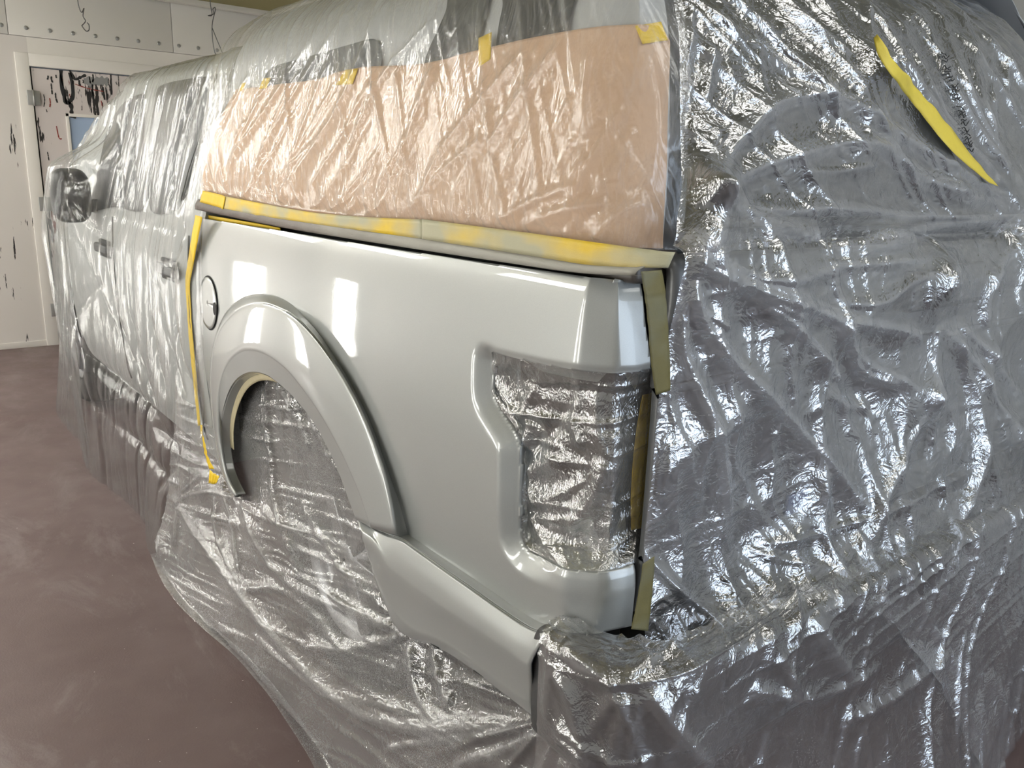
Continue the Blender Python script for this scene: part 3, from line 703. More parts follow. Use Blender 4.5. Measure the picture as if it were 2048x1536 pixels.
for q, lb in (([(484,166),(492,165),(486,181),(478,182)], 'smallest yellow tape tab at the front top corner of the brown paper'),
              ([(526,157),(541,155),(533,176),(519,178)], 'small yellow tape tab on the paper top below the canopy window'),
              ([(690,140),(716,137),(705,168),(671,170)], 'slanted yellow tape tab by the rear end of the canopy window'),
              ([(957,76),(983,64),(981,118),(957,134)], 'upright yellow tape tab between the two tall dark windows'),
              ([(1270,52),(1322,43),(1336,80),(1285,88)], 'large yellow tape tab on the rear top corner of the brown paper')):
    strip('tape_tab', [q[0], q[1]], [q[3], q[2]], on_can(.016), M['tape'], lb, 'yellow tabs holding the paper top', 8, 5, .001)
gapR = [(405,434),(396,480),(384,545),(380,575),(384,650),(392,740),(401,850)]
gapL = [(391,430),(384,470),(374,535),(371,570),(376,650),(384,740),(396,852)]
strip('masking_tape', gapL, gapR, lambda q: on(0,-.012,*q), M['tape'], 'yellow tape running down the cab edge of the bed side', None, 60, 4)
strip('masking_tape', [(399,850),(405,885),(412,915),(418,938)], [(403,850),(409,884),(417,914),(428,938)], lambda q: on(0,-.030,*q), M['tape'], 'narrow twisted yellow tape tail below the bed side', None, 24, 4, .006)
strip('masking_tape', [(420,940),(430,948),(440,952)], [(418,966),(427,968),(434,966)], lambda q: on(0,-.034,*q), M['tape'], 'crumpled yellow tape flap at the front foot of the flare', None, 16, 5, .01)
strip('masking_tape', [(404,428),(450,436),(510,446),(560,456)], [(404,436),(450,444),(510,453),(560,461)], lambda q: on(0,.040,*q), M['tape'], 'thin yellow tape tucked in the gap above the bed side', None, 30, 3)
tl = [(1282,543),(1286,570),(1295,640),(1303,735),(1312,790)]; tr = [(1323,540),(1329,570),(1335,640),(1339,705),(1341,781)]
strip('masking_tape', tl, tr, lambda q: on(1,-.080,*q), M['tape_olive'], 'silvered olive tape over the upper tailgate gap', 'tapes over the tailgate gap', 40, 6)
strip('masking_tape', [(1285,1128),(1275,1195),(1262,1258)], [(1309,1112),(1305,1180),(1296,1262)], lambda q: on(1,-.080,*q), M['tape_olive'], 'silvered olive tape over the lower tailgate gap by the bumper', 'tapes over the tailgate gap', 30, 6)
strip('masking_tape', [(1285,790),(1270,880),(1262,980),(1262,1060)], [(1307,785),(1305,880),(1299,980),(1290,1055)], lambda q: on(1,.030,*q), M['tape'], 'yellow tape under clear film beside the tail lamp opening', None, 30, 5)
Ain = A4[12:62]; tp = np.array([Ain+(ctr-Ain)*t*np.array([0,1,1])+np.array([-.003+.1*t,0,0]) for t in np.linspace(0, .045, 4)])
tag(grid_mesh('masking_tape', tp[:, ::-1], M['tape_cream'], None, thick=.0004), 'cream tape lining the inner edge of the wheel arch', 'tape')

# ------------------------------------------------------------------ polythene film
def locate(PG, px):
    """grid indices of the nearest film point seen at each pixel"""
    pj = proj(PG); dep = (PG-CP)@CM[2]; out = []
    for q in px:
        d2 = (pj[...,0]-q[0])**2+(pj[...,1]-q[1])**2; mn = d2.min()
        c = np.where(d2 < mn+9, dep, 1e9); out.append(np.unravel_index(np.argmin(c), c.shape))
    return out
def add_folds(P, folds, D, gk=.16):
    global GATHER
    D = np.ascontiguousarray(D)
    flatP = P.reshape(-1, 3); Df = D.reshape(-1); Gf = np.zeros(len(Df)); Fp = np.zeros(len(Df)); Fn = np.zeros(len(Df))
    for px, w, h in folds:
        h0 = h
        if len(px) > 1: w, h = w*1.4, math.copysign(min(abs(h), .85*w*1.4), h)
        ij = locate(P, px); L = crom(np.array([P[i] for i in ij]), max(6, len(px)*3)) if len(px) > 1 else np.array([P[ij[0]]]*2)
        lo, hi = L.min(0)-4*w, L.max(0)+4*w
        msk = np.all((flatP > lo) & (flatP < hi), axis=1)
        if not msk.any(): continue
        Q = flatP[msk]; best = np.full(len(Q), 1e9); tt = np.zeros(len(Q))
        for k, (a, b) in enumerate(zip(L[:-1], L[1:])):
            ab = b-a; t = np.clip(((Q-a)@ab)/max(ab@ab, 1e-12), 0, 1); dd = np.linalg.norm(Q-a-t[:,None]*ab, axis=1)
            c = dd < best; best[c] = dd[c]; tt[c] = (k+t[c])/(len(L)-1)
        tap = 1 if len(px) == 1 else np.clip(np.minimum(tt/.12, (1-tt)/.12), 0, 1)**.7
        x = best/w
        val = h*tap*np.exp(-np.sqrt(x*x+.06)+.245)
        if h > 0: Fp[msk] = np.maximum(Fp[msk], val)+.15*np.minimum(Fp[msk], val)
        else: Fn[msk] = np.minimum(Fn[msk], val)
        if len(px) > 1:
            rib = w*(.35+.75*vnoise(tt*5+h0*1e3, np.zeros(len(tt)), 41)); Gf[msk] = np.maximum(Gf[msk], min(abs(h0)/.03, 1.4)*gk*tap*(.8*sstep(1.0, .8, best/rib)+.35*sstep(.25, .1, best/rib)))
    Df += Fp+Fn; GATHER = Gf.reshape(D.shape)
    return D
def uv_lengths(P):
    n, m = P.shape[:2]
    a = np.r_[0, np.cumsum(np.linalg.norm(np.diff(P[:, m//2], axis=0), axis=-1))]; b = np.r_[0, np.cumsum(np.linalg.norm(np.diff(P[n//2], axis=0), axis=-1))]
    return np.meshgrid(a, b, indexing='ij')
def film_sheet(name, P, D, m, label, out=None, parent=None, cat='plastic sheet', group='clear masking film on the truck', keep=None, gat=None):
    gat = GATHER if gat is None else gat
    nn = normals(P); c = (nn*(CP-P)).sum(-1).mean()
    if c < 0: nn = -nn
    o = grid_mesh(name, P+nn*D[...,None], m, parent, keep=keep, attr=gat); tag(o, label, cat, group if cat else None); return o
def crease(P, ang, f1, f2, amp, s=0, warp=.35):
    """elongated ridges at an angle in the sheet's own metres"""
    A, B = uv_lengths(P); wv = warp*(vnoise(A*1.7, B*1.7, s+5)-.5)
    ca, sa = math.cos(ang), math.sin(ang); u = A*ca+B*sa+wv*.25; v = -A*sa+B*ca
    return amp*(ridged(u*f1, v*f2, s)**2-.33)

# film over the cab: from the roof down the doors to the floor
ny, nz = 420, 360
Y = np.linspace(1.90, 5.85, ny); vv = np.linspace(0, 1, nz)
CAB = np.zeros((ny, nz, 3))
for i, y in enumerate(Y):
    zr = roofz(np.clip(y, 1.95, 5.7))+.02
    zr = zr-.25*sstep(5.7, 5.85, y)
    zs = np.r_[np.linspace(zr, zr, 3), np.linspace(zr-.004, 1.36, 24)[1:], np.linspace(1.34, .0, 50)] if zr > 1.40 else np.r_[np.full(3, zr), np.linspace(zr-.004, 0, 73)]
    xs_ = cabx(np.clip(zs, .5, 1.96))+(1-sstep(0, .10, roofz(min(y, 5.7))-zs))*.12*(zr < 1.95)+.22*sstep(3.9, 5.8, y)
    xs_[:3] = xs_[3]+np.array([.9, .5, .12])
    low = sstep(1.15, .0, zs); hang = -.030-.11*low**1.5
    hang = hang-.085*low*sstep(2.1, 2.9, y)*sstep(.0, .5, zs)*0
    # tent over the wing mirror, hanging straight below it
    mt = np.exp(-((y-3.47)/.26)**2)*np.where(zs > 1.50, np.exp(-((zs-1.50)/.10)**2), .30+.70*sstep(.0, 1.5, zs))
    X = np.minimum(xs_-.022+np.where(zs < 1.3, (hang+.010), 0)*sstep(1.36, 1.16, zs), xs_-.022)
    X = X-.205*mt
    tuck = sstep(2.06, 1.93, y)*sstep(.75, 1.0, zs)
    X = X*(1-tuck)+(np.maximum(xs_-.006, X))*tuck
    hemx = -.125+.02*math.sin(y*5)+.25*sstep(4.1, 5.8, y); x1 = float(np.interp(.95, zs[::-1], X[::-1])); tt = np.clip((.95-zs)/.95, 0, 1)
    X = np.where(zs < .95, x1+(hemx-x1)*(.35*tt+.65*tt**2), X)
    kk = np.ones(13)/13; Xs = np.convolve(np.pad(X, 6, 'edge'), kk, 'valid'); X = X+(Xs-X)*sstep(1.25, 1.0, zs)
    L = np.r_[0, np.cumsum(np.hypot(np.diff(X), np.diff(zs)))]; q = vv*L[-1]
    CAB[i,:,0] = np.interp(q, L, X); CAB[i,:,1] = y; CAB[i,:,2] = np.maximum(np.interp(q, L, zs), .004)
Zg = CAB[...,2]; Yg = CAB[...,1]
D = np.zeros((ny, nz))
pl1 = pleats(Yg+Zg*.10+.05*(vnoise(Zg*2, Yg*1.5, 9)-.5), Zg, 7, 1.1, 1, 9)*sstep(1.97, 1.7, Zg); pl2 = pleats(Yg+Zg*.06+.03*(vnoise(Zg*3, Yg*2, 8)-.5), Zg, 19, 1.6, 2, 8)
D += .040*pl1+.014*pl2
D += .05*(vnoise(Yg*3, Zg*2.2, 3)-.4)*sstep(.9, .3, Zg)+.004*(ridged(Yg*30-Zg*4, Zg*2, 4)**2-.3)*sstep(1.3, .7, Zg)
D *= sstep(1.9, 2.1, Yg)*.85+.15
D = add_folds(CAB, [([(395,150),(345,300),(335,420)], .012, .02), ([(330,170),(300,300),(290,420)], .012, .022), ([(270,200),(262,300),(262,420)], .012, .022), ([(232,230),(235,330),(240,420)], .010, .02),
    ([(420,130),(395,240),(370,340),(350,430)], .014, .025), ([(365,440),(340,520),(318,560)], .012, .02), ([(300,440),(285,560),(300,680),(330,800)], .014, .025), ([(260,440),(240,560),(270,700),(320,860)], .014, .025),
    ([(220,440),(205,500),(230,640),(280,780)], .014, .025), ([(340,450),(335,600),(370,760),(400,880)], .014, .025), ([(310,560),(330,680),(370,800)], .012, .02), ([(180,330),(160,360),(120,360)], .02, .03),
    ([(130,400),(170,440),(200,470)], .012, .03), ([(120,390),(150,480),(200,600),(240,700)], .014, .035), ([(105,440),(110,560),(125,700)], .014, .03), ([(200,560),(140,640),(130,760)], .02, .03),
    ([(140,700),(230,760),(320,840)], .02, .04), ([(150,800),(260,880),(330,960)], .02, .035), ([(300,850),(340,900),(310,980)], .02, .03)], D)
GATHER = GATHER*.6+.14*pl1+.10*pl2
film_sheet('plastic_sheet', CAB[:, ::-1], np.maximum(D, -.006)[:, ::-1], M['film_cab'], 'milky clear film draped over the cab, doors and wing mirror down to the floor', gat=GATHER[:, ::-1])

# film over the canopy side, taped below to the rail
ns, nv = 420, 260
s_, v_ = np.meshgrid(np.r_[np.linspace(CS(1.95), CS(.12), 360), np.linspace(CS(.115), SH+.015, 60)], np.linspace(.35, 8, nv), indexing='ij')
CF = can(s_, v_, .022+.012*sstep(.4, 1.2, v_))
CF[...,0] -= .03*sstep(1.75, 1.95, CF[...,1])*0
dg = s_*.9+CF[...,2]*.45+.03*(vnoise(s_*3, CF[...,2]*4, 12)-.5); pl1 = pleats(dg, CF[...,2]-s_*.4, 11, 2.2, 3, 12); pl2 = pleats(dg+.1*CF[...,2], CF[...,2]-s_*.4, 34, 4, 4, 9)
D = .014*pl1+.006*pl2
D += .004*(vnoise(s_*5, CF[...,2]*5, 3)-.5)+.006*(ridged(s_*34, CF[...,2]*3, 6)**2-.3)*sstep(1.60, 1.47, CF[...,2])
tr_ = [([(700,0),(560,180),(450,340)], .008, .016), ([(730,0),(600,170),(500,350)], .007, .014), ([(780,0),(715,140),(660,250),(560,410)], .010, .022), ([(715,150),(650,260),(540,380)], .006, .014),
    ([(880,30),(770,150),(700,300)], .008, .014), ([(1060,90),(970,200),(880,310),(840,430)], .008, .016), ([(1130,80),(1040,200),(980,300)], .010, .014), ([(870,130),(840,220),(800,340)], .008, .014),
    ([(540,160),(490,260),(450,380)], .006, .014), ([(600,140),(540,260),(500,380)], .006, .014), ([(660,120),(610,240),(580,330)], .005, .012), ([(1290,60),(1330,180),(1332,300)], .010, .016),
    ([(1290,100),(1310,250),(1300,380)], .010, .010), ([(1180,90),(1175,200),(1180,280)], .008, .012), ([(1000,440),(1080,400),(1160,370)], .008, .014), ([(1040,455),(1130,420),(1220,405)], .008, .014),
    ([(1180,480),(1240,430),(1300,400)], .010, .016), ([(820,420),(900,330),(980,270)], .008, .012), ([(730,420),(745,350),(755,300)], .006, .014), ([(560,410),(570,370),(590,330)], .006, .012)]
for k in range(46):
    u0 = random.uniform(470, 1280); l = random.uniform(60, 260); a = math.radians(random.gauss(118, 7)); v0 = random.uniform(60, 330)
    tr_.append(([(u0, v0), (u0+l*.5*math.cos(a)-4, v0+l*.5*math.sin(a)), (u0+l*math.cos(a), v0+l*math.sin(a))], random.uniform(.003, .006), random.uniform(.005, .010)))
D = add_folds(CF, tr_, D)
D *= sstep(.35, .75, v_)*.9+.1
GATHER = GATHER*.7+.16*pl1+.10*pl2
film_sheet('plastic_sheet', CF[:, ::-1], D[:, ::-1], M['film_canopy'], 'clear film pulled in slanting creases over the brown paper and canopy side', gat=GATHER[:, ::-1])

# film in the wheel arch and below the bed side, spreading onto the floor
ny, nz = 460, 240
Y = np.linspace(2.35, .02, ny); SK = np.zeros((ny, nz, 3))
for i, y in enumerate(Y):
    zb = np.interp(y, [0, .12, .5, .62, .8, 1.15, 1.5, 1.7, 1.9, 2.4], [.50,.52,.47,.46,.5,.52,.5,.44,.46,.46])
    zz = np.array([1.02, .9, .75, zb+.06, zb-.05, zb*.62, zb*.33, zb*.12, .012, .004])
    xa = np.interp(y, [0, .5, .7, 1.15, 1.6, 1.8, 2.4], [.055,.05,.03,.028,.024,.02,.0])
    hem = -.13-.03*math.sin(y*4)-.02*vnoise(np.array(y*5.0), np.array(0.), 2)-.05*sstep(.5, 0, y)
    xx = np.array([xa+.012, xa+.012, xa+.010, xa-.005, xa-.035, xa*.3-.05, -.085, -.118, hem+.035, hem])
    c = crom(np.stack([xx, np.full(10, y), zz], 1), nz, arc=True); SK[i] = c
SK[...,2] = np.maximum(SK[...,2], .003)
Zg, Yg = SK[...,2], SK[...,1]
corner = on(0, .0, 1092, 1446); ang = np.arctan2(Zg-corner[2], Yg-corner[1]); rr = np.hypot(Zg-corner[2], Yg-corner[1])
D = .014*(vnoise(Yg*3+Zg*3, Zg*3, 1)-.5)*sstep(.9, .4, Zg)
pl1 = pleats(Zg+Yg*.18+.05*(vnoise(Yg*3, Zg*3, 9)-.5), Yg, 16, 2.5, 2, 10); pl2 = pleats(Zg+Yg*.22+.03*(vnoise(Yg*5, Zg*5, 8)-.5), Yg, 40, 4, 3, 8)
D += .016*pl1+.007*pl2
D += .030*(ridged(ang*5.5, rr*.8, 4)**2-.3)*np.exp(-rr/.30)*sstep(.0, .06, rr)
D += .020*(ridged(Yg*9, Zg*2, 7)**2-.3)*sstep(.65, .95, Zg)
D = add_folds(SK, [([(330,980),(420,1100),(560,1280),(690,1410),(830,1455),(1060,1450)], .018, .035), ([(480,1000),(560,1150),(690,1220),(800,1265)], .014, .02), ([(600,1000),(680,1130),(790,1230)], .012, .016),
    ([(700,1110),(620,1080),(520,1020)], .008, .012), ([(820,1270),(700,1300),(600,1290)], .012, .018), ([(815,1275),(740,1230),(650,1190)], .010, .016), ([(815,1280),(840,1400),(900,1470)], .014, .03), ([(860,1290),(890,1390),(905,1400)], .014, .025),
    ([(1090,1450),(900,1440),(640,1370),(500,1260)], .012, .022), ([(1090,1455),(950,1470),(760,1500)], .012, .025), ([(1095,1460),(1000,1500),(900,1530)], .012, .025), ([(620,780),(640,860),(690,960)], .012, .022), ([(560,760),(600,840),(620,900)], .010, .018),
    ([(520,770),(540,900),(550,1000),(600,1150)], .012, .016), ([(440,960),(470,1060),(480,1150)], .012, .03), ([(400,950),(360,1000),(350,1100)], .014, .03), ([(430,980),(440,1080),(520,1230)], .012, .03), ([(350,1000),(420,980),(470,1000)], .014, .03),
    ([(230,1040),(330,1160),(450,1300),(580,1450)], .02, .03), ([(480,1180),(560,1180),(640,1240),(700,1330)], .012, .018)], D)
D *= 1-.9*sstep(.02, .0, Zg)
GATHER = GATHER+.18*pl1+.10*pl2
film_sheet('plastic_sheet', SK, D, M['film_skirt'], 'dusty clear film filling the wheel arch and trailing onto the floor below the bed side')

# film stretched into the tail lamp opening
nb = 150; L = crom(LAMP, nb, arc=True); rim3 = body(L[:,0], L[:,1])
half = np.argmax(L[:,0]*0-np.abs(np.linspace(0, 1, nb)-.40))
topc = crom(np.array([rim3[int(k)] for k in np.linspace(0, 58, 30)]), 120, arc=True)[::-1]       # lamp top, from the corner to the rear edge
botc = crom(np.array([rim3[int(k)] for k in np.linspace(118, nb-1, 20)]), 120, arc=True)
leftc = crom(np.array([rim3[int(k)] for k in np.linspace(58, 118, 40)]), 140, arc=True)
t = np.linspace(0, 1, 140)[:,None,None]; u = np.linspace(0, 1, 120)[None,:,None]
right = topc[-1]*(1-t[:,0])+botc[-1]*t[:,0]
LF = topc[None]*(1-t)+botc[None]*t+(leftc[:,None]*(1-u)+right[:,None]*u)-(topc[0]*(1-t)*(1-u)+topc[-1]*(1-t)*u+botc[0]*t*(1-u)+botc[-1]*t*u)
ed = np.minimum(np.minimum(t[...,0], 1-t[...,0])*9, u[...,0]*9).clip(0, 1); ed = ed*ed*(3-2*ed)
dep = ed*(.030-.014*np.exp(-((u[...,0]-.80)/.12)**2))+.006
LF = LF+np.stack([dep*.8, dep*.7, 0*dep], -1)
LF = np.concatenate([LF, LF[:, -1:]+np.array([.02, .004, 0])*np.linspace(.1, 1, 6)[None,:,None]], 1)
A, B = uv_lengths(LF)
D = .010*(ridged(A*9, B*5, 1)**2-.3)+.007*(ridged(A*38+B*3, B*9, 2)**2-.3)*1+.008*(ridged(B*30, A*6, 3)**2-.3)*(sstep(.2, .0, t[...,0])+sstep(.85, 1, t[...,0]))
D = add_folds(LF, [([(1160,740),(1110,850),(1060,900)], .010, -.02), ([(1090,730),(1060,800),(1035,850)], .008, .015), ([(1190,770),(1200,860),(1220,920)], .008, .014), ([(1150,750),(1150,830),(1170,900)], .008, .012),
    ([(1030,900),(1100,920),(1210,930)], .005, .010), ([(1060,930),(1070,1000),(1200,950)], .008, .014), ([(1220,910),(1180,1000),(1130,1060)], .012, .022), ([(1060,1030),(1100,1090),(1140,1130)], .008, .018), ([(1045,920),(1050,980),(1040,1060)], .008, .02),
    ([(1222,760),(1222,900),(1222,1090)], .006, .016), ([(980,720),(1000,780),(1050,850)], .008, .015), ([(1060,840),(1050,900)], .01, .02), ([(1180,1130),(1170,1080),(1150,1060)], .008, -.02), ([(1060,1040),(1110,1045),(1170,1050)], .005, .010)], D)
D = np.minimum(D, .022)*np.concatenate([ed, np.ones((140, 6))*.3], 1)
film_sheet('plastic_sheet', LF, D, M['film_lamp'], 'silvery crumpled film taped into the tail lamp opening')
sc0 = [(976,716),(985,800),(1012,830),(1042,860),(1035,876),(1010,860),(985,820),(974,800)]
strip('masking_tape', [(976,712),(985,760),(992,790),(1015,815),(1040,852)], [(972,722),(974,775),(978,800),(1000,840),(1030,880)], lambda q: on(0,.022,*q), M['film_lamp'], 'grey oversprayed tape curling in the lamp opening corner', None, 24, 6, .006)

# film over bumper and down to the floor behind the truck
npl, nr = 460, 240
pl = crom(np.array([(-.052,.052),(-.056,.01),(-.042,-.075),(.02,-.150),(.15,-.178),(.6,-.19),(1.0,-.195),(1.4,-.20),(1.85,-.19),(1.98,-.16),(2.06,-.08),(2.08,.03)]), npl, arc=True)
def rng_(ins, z, k=1.0):
    c = np.array([1.0, .15]); v = c-pl; v = v/np.linalg.norm(v, axis=1, keepdims=True); q = pl+v*np.array([.14, .30])*np.asarray(ins)[...,None]
    return np.c_[q, np.broadcast_to(z, (npl,))]
fx = np.linspace(0, 1, npl)
out_ = np.interp(pl[:,0], [-.06,.0,.3,1.0,1.4,2.1], [1,1,1.1,.8,.35,.2])
BR = crom(np.array([rng_(.62*np.ones(npl), .782), rng_(.20*np.ones(npl), .785), rng_(.02*np.ones(npl), .775), rng_(-.02*np.ones(npl), .735), rng_(-.03*np.ones(npl), .64), rng_(-.01*np.ones(npl), .54), rng_(-.10*out_, .38), rng_(-.26*out_, .22), rng_(-.48*out_, .08), rng_(-.75*out_, .006)]), nr)
BR[...,2] = np.maximum(BR[...,2], .004)
A, B = uv_lengths(BR); Zg = BR[...,2]; Xg = BR[...,0]
D = .020*(ridged(B*5+A*.6, A*1.5, 1)**2-.3)*sstep(.6, .2, Zg)+.006*(vnoise(B*6, A*6, 3)-.5)
pl1 = pleats(B+A*.3+.08*(vnoise(A*4, B*4, 9)-.5), A, 10, 3, 6, 10); pl2 = pleats(B-A*.4+.05*(vnoise(A*6, B*6, 8)-.5), A, 26, 5, 7, 9); pl3 = pleats(A+B*.15, B, 24, 3, 9, 9)
D += .024*pl1+.010*pl2+.008*pl3
D += .006*(ridged(B*20, A*8, 5)**2-.3)*sstep(.66, .74, Zg)
D = add_folds(BR, [([(1130,1290),(1180,1330),(1240,1370)], .010, .02), ([(1110,1330),(1150,1400),(1170,1480)], .012, .02), ([(1120,1280),(1100,1380),(1100,1450)], .010, .016), ([(1265,1260),(1290,1320),(1285,1400)], .010, .025),
    ([(1265,1260),(1330,1300),(1400,1340)], .010, .018), ([(1250,1380),(1240,1450),(1220,1536)], .012, .03), ([(1290,1370),(1350,1450),(1420,1536)], .014, .05), ([(1280,1380),(1260,1460),(1250,1530)], .010, .02), ([(1300,1240),(1450,1230),(1600,1200),(1700,1185)], .012, .03),
    ([(1110,1460),(1160,1500),(1180,1536)], .012, .025), ([(1620,1230),(1660,1300),(1700,1360)], .014, .05), ([(1510,1250),(1560,1330),(1600,1400)], .014, .03), ([(1500,1380),(1620,1390),(1760,1330)], .014, .03), ([(1680,1440),(1800,1380),(1900,1300)], .012, .03), ([(1100,1440),(1200,1500),(1300,1536)], .012, .02)], D)
D *= 1-.9*sstep(.03, .0, Zg)
GATHER = GATHER+.25*pl1+.12*pl2
film_sheet('plastic_sheet', BR, D, M['film_bumper'], 'clear film wrapped round the rear bumper and falling to the floor')

# big film over canopy hatch and tailgate, gathered at the right-hand corner
rows = []
def R_(z, pts): rows.append([(x, y, z if zz is None else zz) for x, y, zz in pts])
cols = [.092, .20, .40, .65, .95, 1.25, 1.55, 1.80, 2.02, 2.12]
def row(z, y, xr=None, dz=None, dy=None):
    xs = np.array(cols); 
    if xr: xs = .092+(xs-.092)*(xr-.092)/(2.12-.092)
    yy = np.full(10, y)+(np.array(dy) if dy is not None else 0); zz = np.full(10, z)+(np.array(dz) if dz is not None else 0)
    return np.stack([xs, yy, zz], 1)
_e = np.searchsorted(_cs, SH)
scol = [SH]+[float(np.interp(c, _cx[_e:], _cs[_e:])) for c in (.22,.42,.66,.94,1.22,1.48,1.70,1.86)]+[_cs[-1]-.1]
up_ = [can(np.array(scol), np.full(10, v), o_) for v, o_ in ((7.2,.03),(6,.03),(5,.03),(4,.03),(3,.03),(2.4,.032),(1.7,.036))]
sag = np.array([0,0,0,0,0,0,.01,.03,.12,.25])
rows = up_+[row(1.475, -.044, 2.08, dy=sag), row(1.447, -.040, dy=sag), row(1.430, -.066, dy=sag), row(1.36, -.070, dy=sag+np.array([.012,.0,0,0,-.03,-.03,0,0,0,0])), row(1.25, -.062, dy=sag+np.array([.018,.005,0,0,-.02,-.03,-.02,-.02,-.02,0])), row(1.08, -.050, dy=sag+np.array([.012,0,0,-.01,-.03,-.06,-.06,-.06,-.06,0])),
        row(.93, -.046, dy=sag+np.array([.010,0,0,-.02,-.06,-.10,-.11,-.10,-.08,0])), row(.82, -.050, dy=sag+np.array([0,-.01,-.02,-.05,-.10,-.15,-.15,-.13,-.10,0]), dz=[0,0,0,-.02,-.10,-.30,-.40,-.42,-.42,-.42]), row(.775, -.060, dy=sag+np.array([0,-.03,-.08,-.12,-.17,-.20,-.17,-.12,-.05,0]), dz=[-.05,-.05,-.04,-.08,-.35,-.72,-.765,-.765,-.765,-.765])]
nr, nc = 600, 540
RF = crom(crom(np.array(rows), nr, 0), nc, 1)
A, B = uv_lengths(RF); Zg, Xg = RF[...,2], RF[...,0]
up = sstep(1.46, 1.50, Zg)
wv = .05*(vnoise(Xg*3, Zg*3, 12)-.5)+.015*(vnoise(Xg*11, Zg*11, 13)-.5)
pa = pleats(Xg*.55+Zg*.83+wv*.5, Xg*.83-Zg*.55, 30, 3.0, 1, 10); pb_ = pleats(Xg*.60+Zg*.80+wv, Xg*.8-Zg*.6, 9, 2.0, 5, 12)
pc = pleats(Xg*.85+Zg*.50+wv*2, Zg*.85-Xg*.5, 8, 2.2, 4, 12); pd_ = pleats(Zg+Xg*-.10+wv, Xg, 22, 2.5, 6, 9); pe = pleats(Xg+Zg*.2+wv*2, Zg, 20, 4, 8, 9)
D = up*(.008*pa+.024*pb_+.008*(vnoise(Xg*4, Zg*4, 2)-.5))+(1-up)*(.020*(vnoise(Xg*3-Zg*1.5, Zg*2, 3)-.5)+.024*pc+.004*pd_+.008*pe+.034*(ridged(Xg*4.5+Zg*2.2+wv*4, Zg*3.0-Xg*1.2, 21)-.5)+.012*(ridged(Xg*11+Zg*4, Zg*8-Xg*3, 22)-.5))
D += up*(.020*(ridged(Xg*3.5+Zg*2.5+wv*4, Zg*5-Xg*2.0, 23)-.5)+.005*(ridged(Xg*16, Zg*16, 24)-.5))
pk = lambda u, v, r, h: ([(u, v)], r, h)
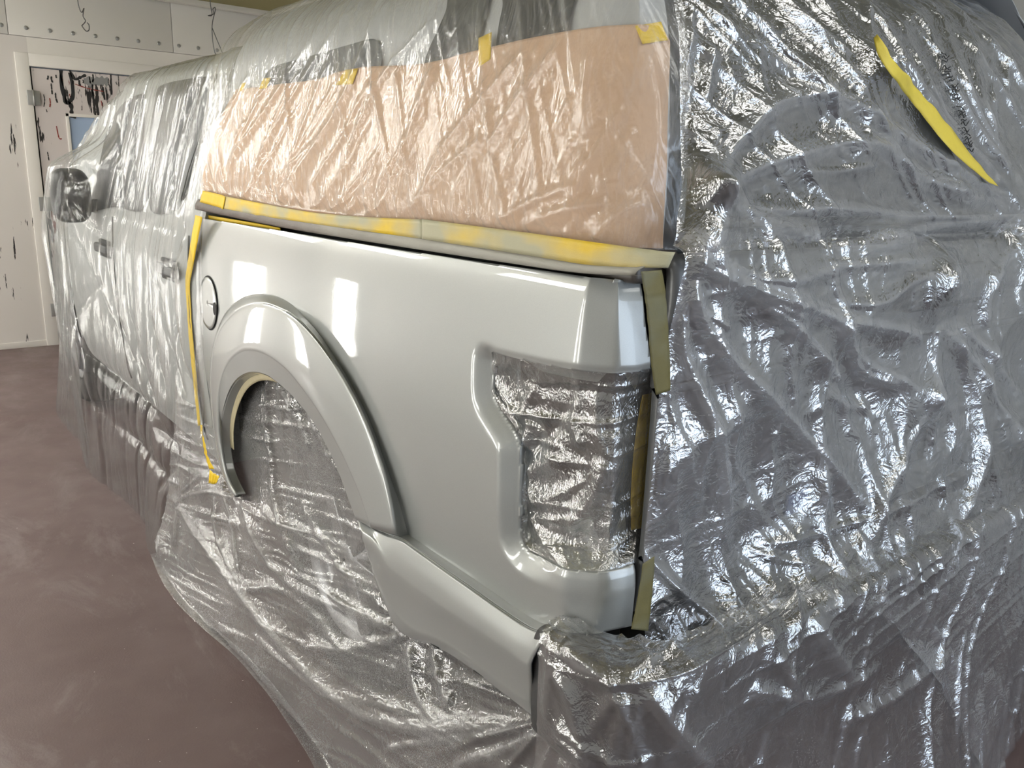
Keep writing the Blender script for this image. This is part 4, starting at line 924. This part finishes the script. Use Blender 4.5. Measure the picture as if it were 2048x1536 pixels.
_rf = [pk(1390,398,.045,.075), pk(1736,135,.035,.045), pk(2040,440,.09,.06), pk(1880,560,.05,.03), pk(1840,790,.05,.04),
    ([(1361,30),(1350,156),(1338,230)], .010, .030), ([(1377,12),(1373,117),(1369,227)], .008, .026), ([(1420,86),(1416,156),(1408,203)], .008, .022), ([(1338,240),(1360,330),(1387,393)], .010, .03),
    ([(1390,395),(1405,320),(1430,255)], .010, .035), ([(1390,395),(1425,320),(1467,250)], .008, .025), ([(1390,397),(1450,300),(1529,219),(1600,195),(1670,203),(1768,258),(1912,344),(2029,422)], .014, .040),
    ([(1390,398),(1502,340),(1600,309),(1678,291),(1748,297),(1795,324),(1873,371),(2035,430)], .016, .045), ([(1390,400),(1482,426),(1600,469),(1736,488),(1912,449),(2040,437)], .014, .045), ([(1410,412),(1560,420),(1678,420),(1834,434),(2040,440)], .012, .035),
    ([(1390,400),(1400,440),(1350,500)], .012, .03), ([(1404,23),(1521,102),(1639,184),(1768,273),(1951,391)], .008, .022), ([(1560,0),(1640,70),(1700,120),(1736,133)], .008, .022), ([(1736,135),(1715,170),(1697,200)], .008, .03), ([(1736,135),(1755,190),(1768,234),(1830,300)], .008, .03), ([(1736,135),(1732,60),(1720,0)], .008, .025),
    ([(1590,340),(1650,345),(1760,330)], .008, .020), ([(1660,250),(1720,265),(1790,300)], .008, .022), ([(1717,0),(1834,176),(1990,371)], .010, .025), ([(1795,0),(1912,195),(2021,390)], .012, .035), ([(1760,0),(1860,180),(2000,380)], .008, .025), ([(1840,0),(1930,190),(2030,400)], .010, .035), ([(1873,0),(1963,234),(2041,410)], .012, .035), ([(1910,0),(1985,200),(2044,380)], .010, .03), ([(1940,0),(2005,156),(2046,260)], .010, .03),
    ([(1325,518),(1400,535),(1520,600),(1600,640)], .010, .030), ([(1325,518),(1450,540),(1560,560),(1700,530),(1900,520)], .010, .030), ([(1328,525),(1380,600),(1460,660)], .010, .028), ([(1330,530),(1400,640),(1480,750),(1560,830),(1640,920),(1740,1040)], .014, .055), ([(1330,540),(1360,680),(1400,800),(1440,920),(1470,1090)], .012, .045), ([(1330,520),(1500,580),(1660,640),(1720,740),(1800,770)], .014, .050), ([(1335,520),(1560,590),(1690,640),(1800,660),(1830,690)], .012, .04),
    ([(1495,590),(1570,650),(1640,720),(1680,760)], .010, .04), ([(1660,640),(1720,720),(1790,760),(1835,790)], .012, .055), ([(1835,795),(1850,720),(1860,640)], .012, .045), ([(1840,790),(1790,900),(1740,1000),(1725,1090)], .014, .055), ([(1620,830),(1625,950),(1635,1080),(1700,1180)], .014, .055), ([(1540,780),(1550,840),(1540,880)], .008, .02), ([(1640,780),(1690,810),(1740,815)], .010, .025),
    ([(1860,640),(1930,720),(1990,820),(2048,880)], .018, .06), ([(1900,640),(1960,700),(2048,790)], .014, .045), ([(2030,460),(1990,560),(1960,660)], .014, .05), ([(2040,460),(2030,560),(2020,640)], .012, .04), ([(1930,540),(1820,560),(1740,600),(1660,600)], .010, .03), ([(1960,870),(1950,960),(1910,1060),(1900,1150)], .012, .045), ([(2010,1010),(2020,1080),(2040,1140)], .012, .04), ([(1500,1090),(1640,1060),(1800,1000),(1950,940)], .008, .022), ([(1490,1100),(1600,1130),(1760,1160)], .008, .02), ([(1780,1060),(1800,1120),(1800,1190)], .012, .04), ([(1700,1060),(1740,1150),(1760,1220)], .012, .04)]
_rf = [(q, w*1.0, h*1.2) for q, w, h in _rf]
D = add_folds(RF, _rf, D, .13)
GATHER = GATHER+up*(.08*pa+.2*pb_)+(1-up)*(.25*pc+.05*pd_+.08*pe)
D *= sstep(.0, .03, np.linspace(0, 1, nc))[None]*.8+.2
film_sheet('plastic_sheet', RF, D, M['film_rear'], 'shiny creased film over the canopy hatch and tailgate, gathered at the right')
nn = normals(RF); nn = nn if (nn*(CP-RF)).sum(-1).mean() > 0 else -nn
RFD = RF+nn*(D+.006)[...,None]
RFS = RF+nn*(np.maximum.reduce([np.roll(np.roll(D, a, 0), b, 1) for a in (-8, -4, 0, 4, 8) for b in (-8, -4, 0, 4, 8)])+.004)[...,None]
def on_rear(q): return RFD[locate(RFD, [q])[0]]
def on_rear_over(q): return RFS[locate(RFS, [q])[0]]
def dense(px, n=22): return [tuple(q) for q in crom(np.array(px, float), n, arc=True)]
strip('masking_tape', dense([(1753,66),(1790,120),(1860,205),(1930,290),(1998,374)]), dense([(1743,78),(1765,126),(1832,216),(1910,306),(1980,366)]), on_rear_over, tape('yellow_tape_dull', (.62,.5,.06), (.55,.43,.05)), 'long yellow tape slanting across the film at the right', None, 40, 5, .001)
# scrawled marker line printed along the film at the right
ink = mat('black_marker_ink', (.01,.01,.01), .5)
wr_ = empty('marker_writing', on_rear((1910,200)), 'line of smudged black marker writing on the film at the right', 'writing')
pts = crom(np.array([(1890,110),(1897,145),(1908,170),(1922,215),(1932,250),(1942,300)], float), 34, arc=True)
for k, (u, v) in enumerate(pts):
    if k in (3, 10, 17, 18, 25): continue
    r = random.random(); du = random.uniform(4, 8)
    st1 = [(u-du, v+random.uniform(-4, 2)), (u-du*.3, v-random.uniform(0, 5)), (u+du*.3, v+random.uniform(-1, 5)), (u+du, v-random.uniform(-2, 4))]
    tube('pen_stroke', [on_rear(q) for q in st1], .0011, ink, wr_, 5)
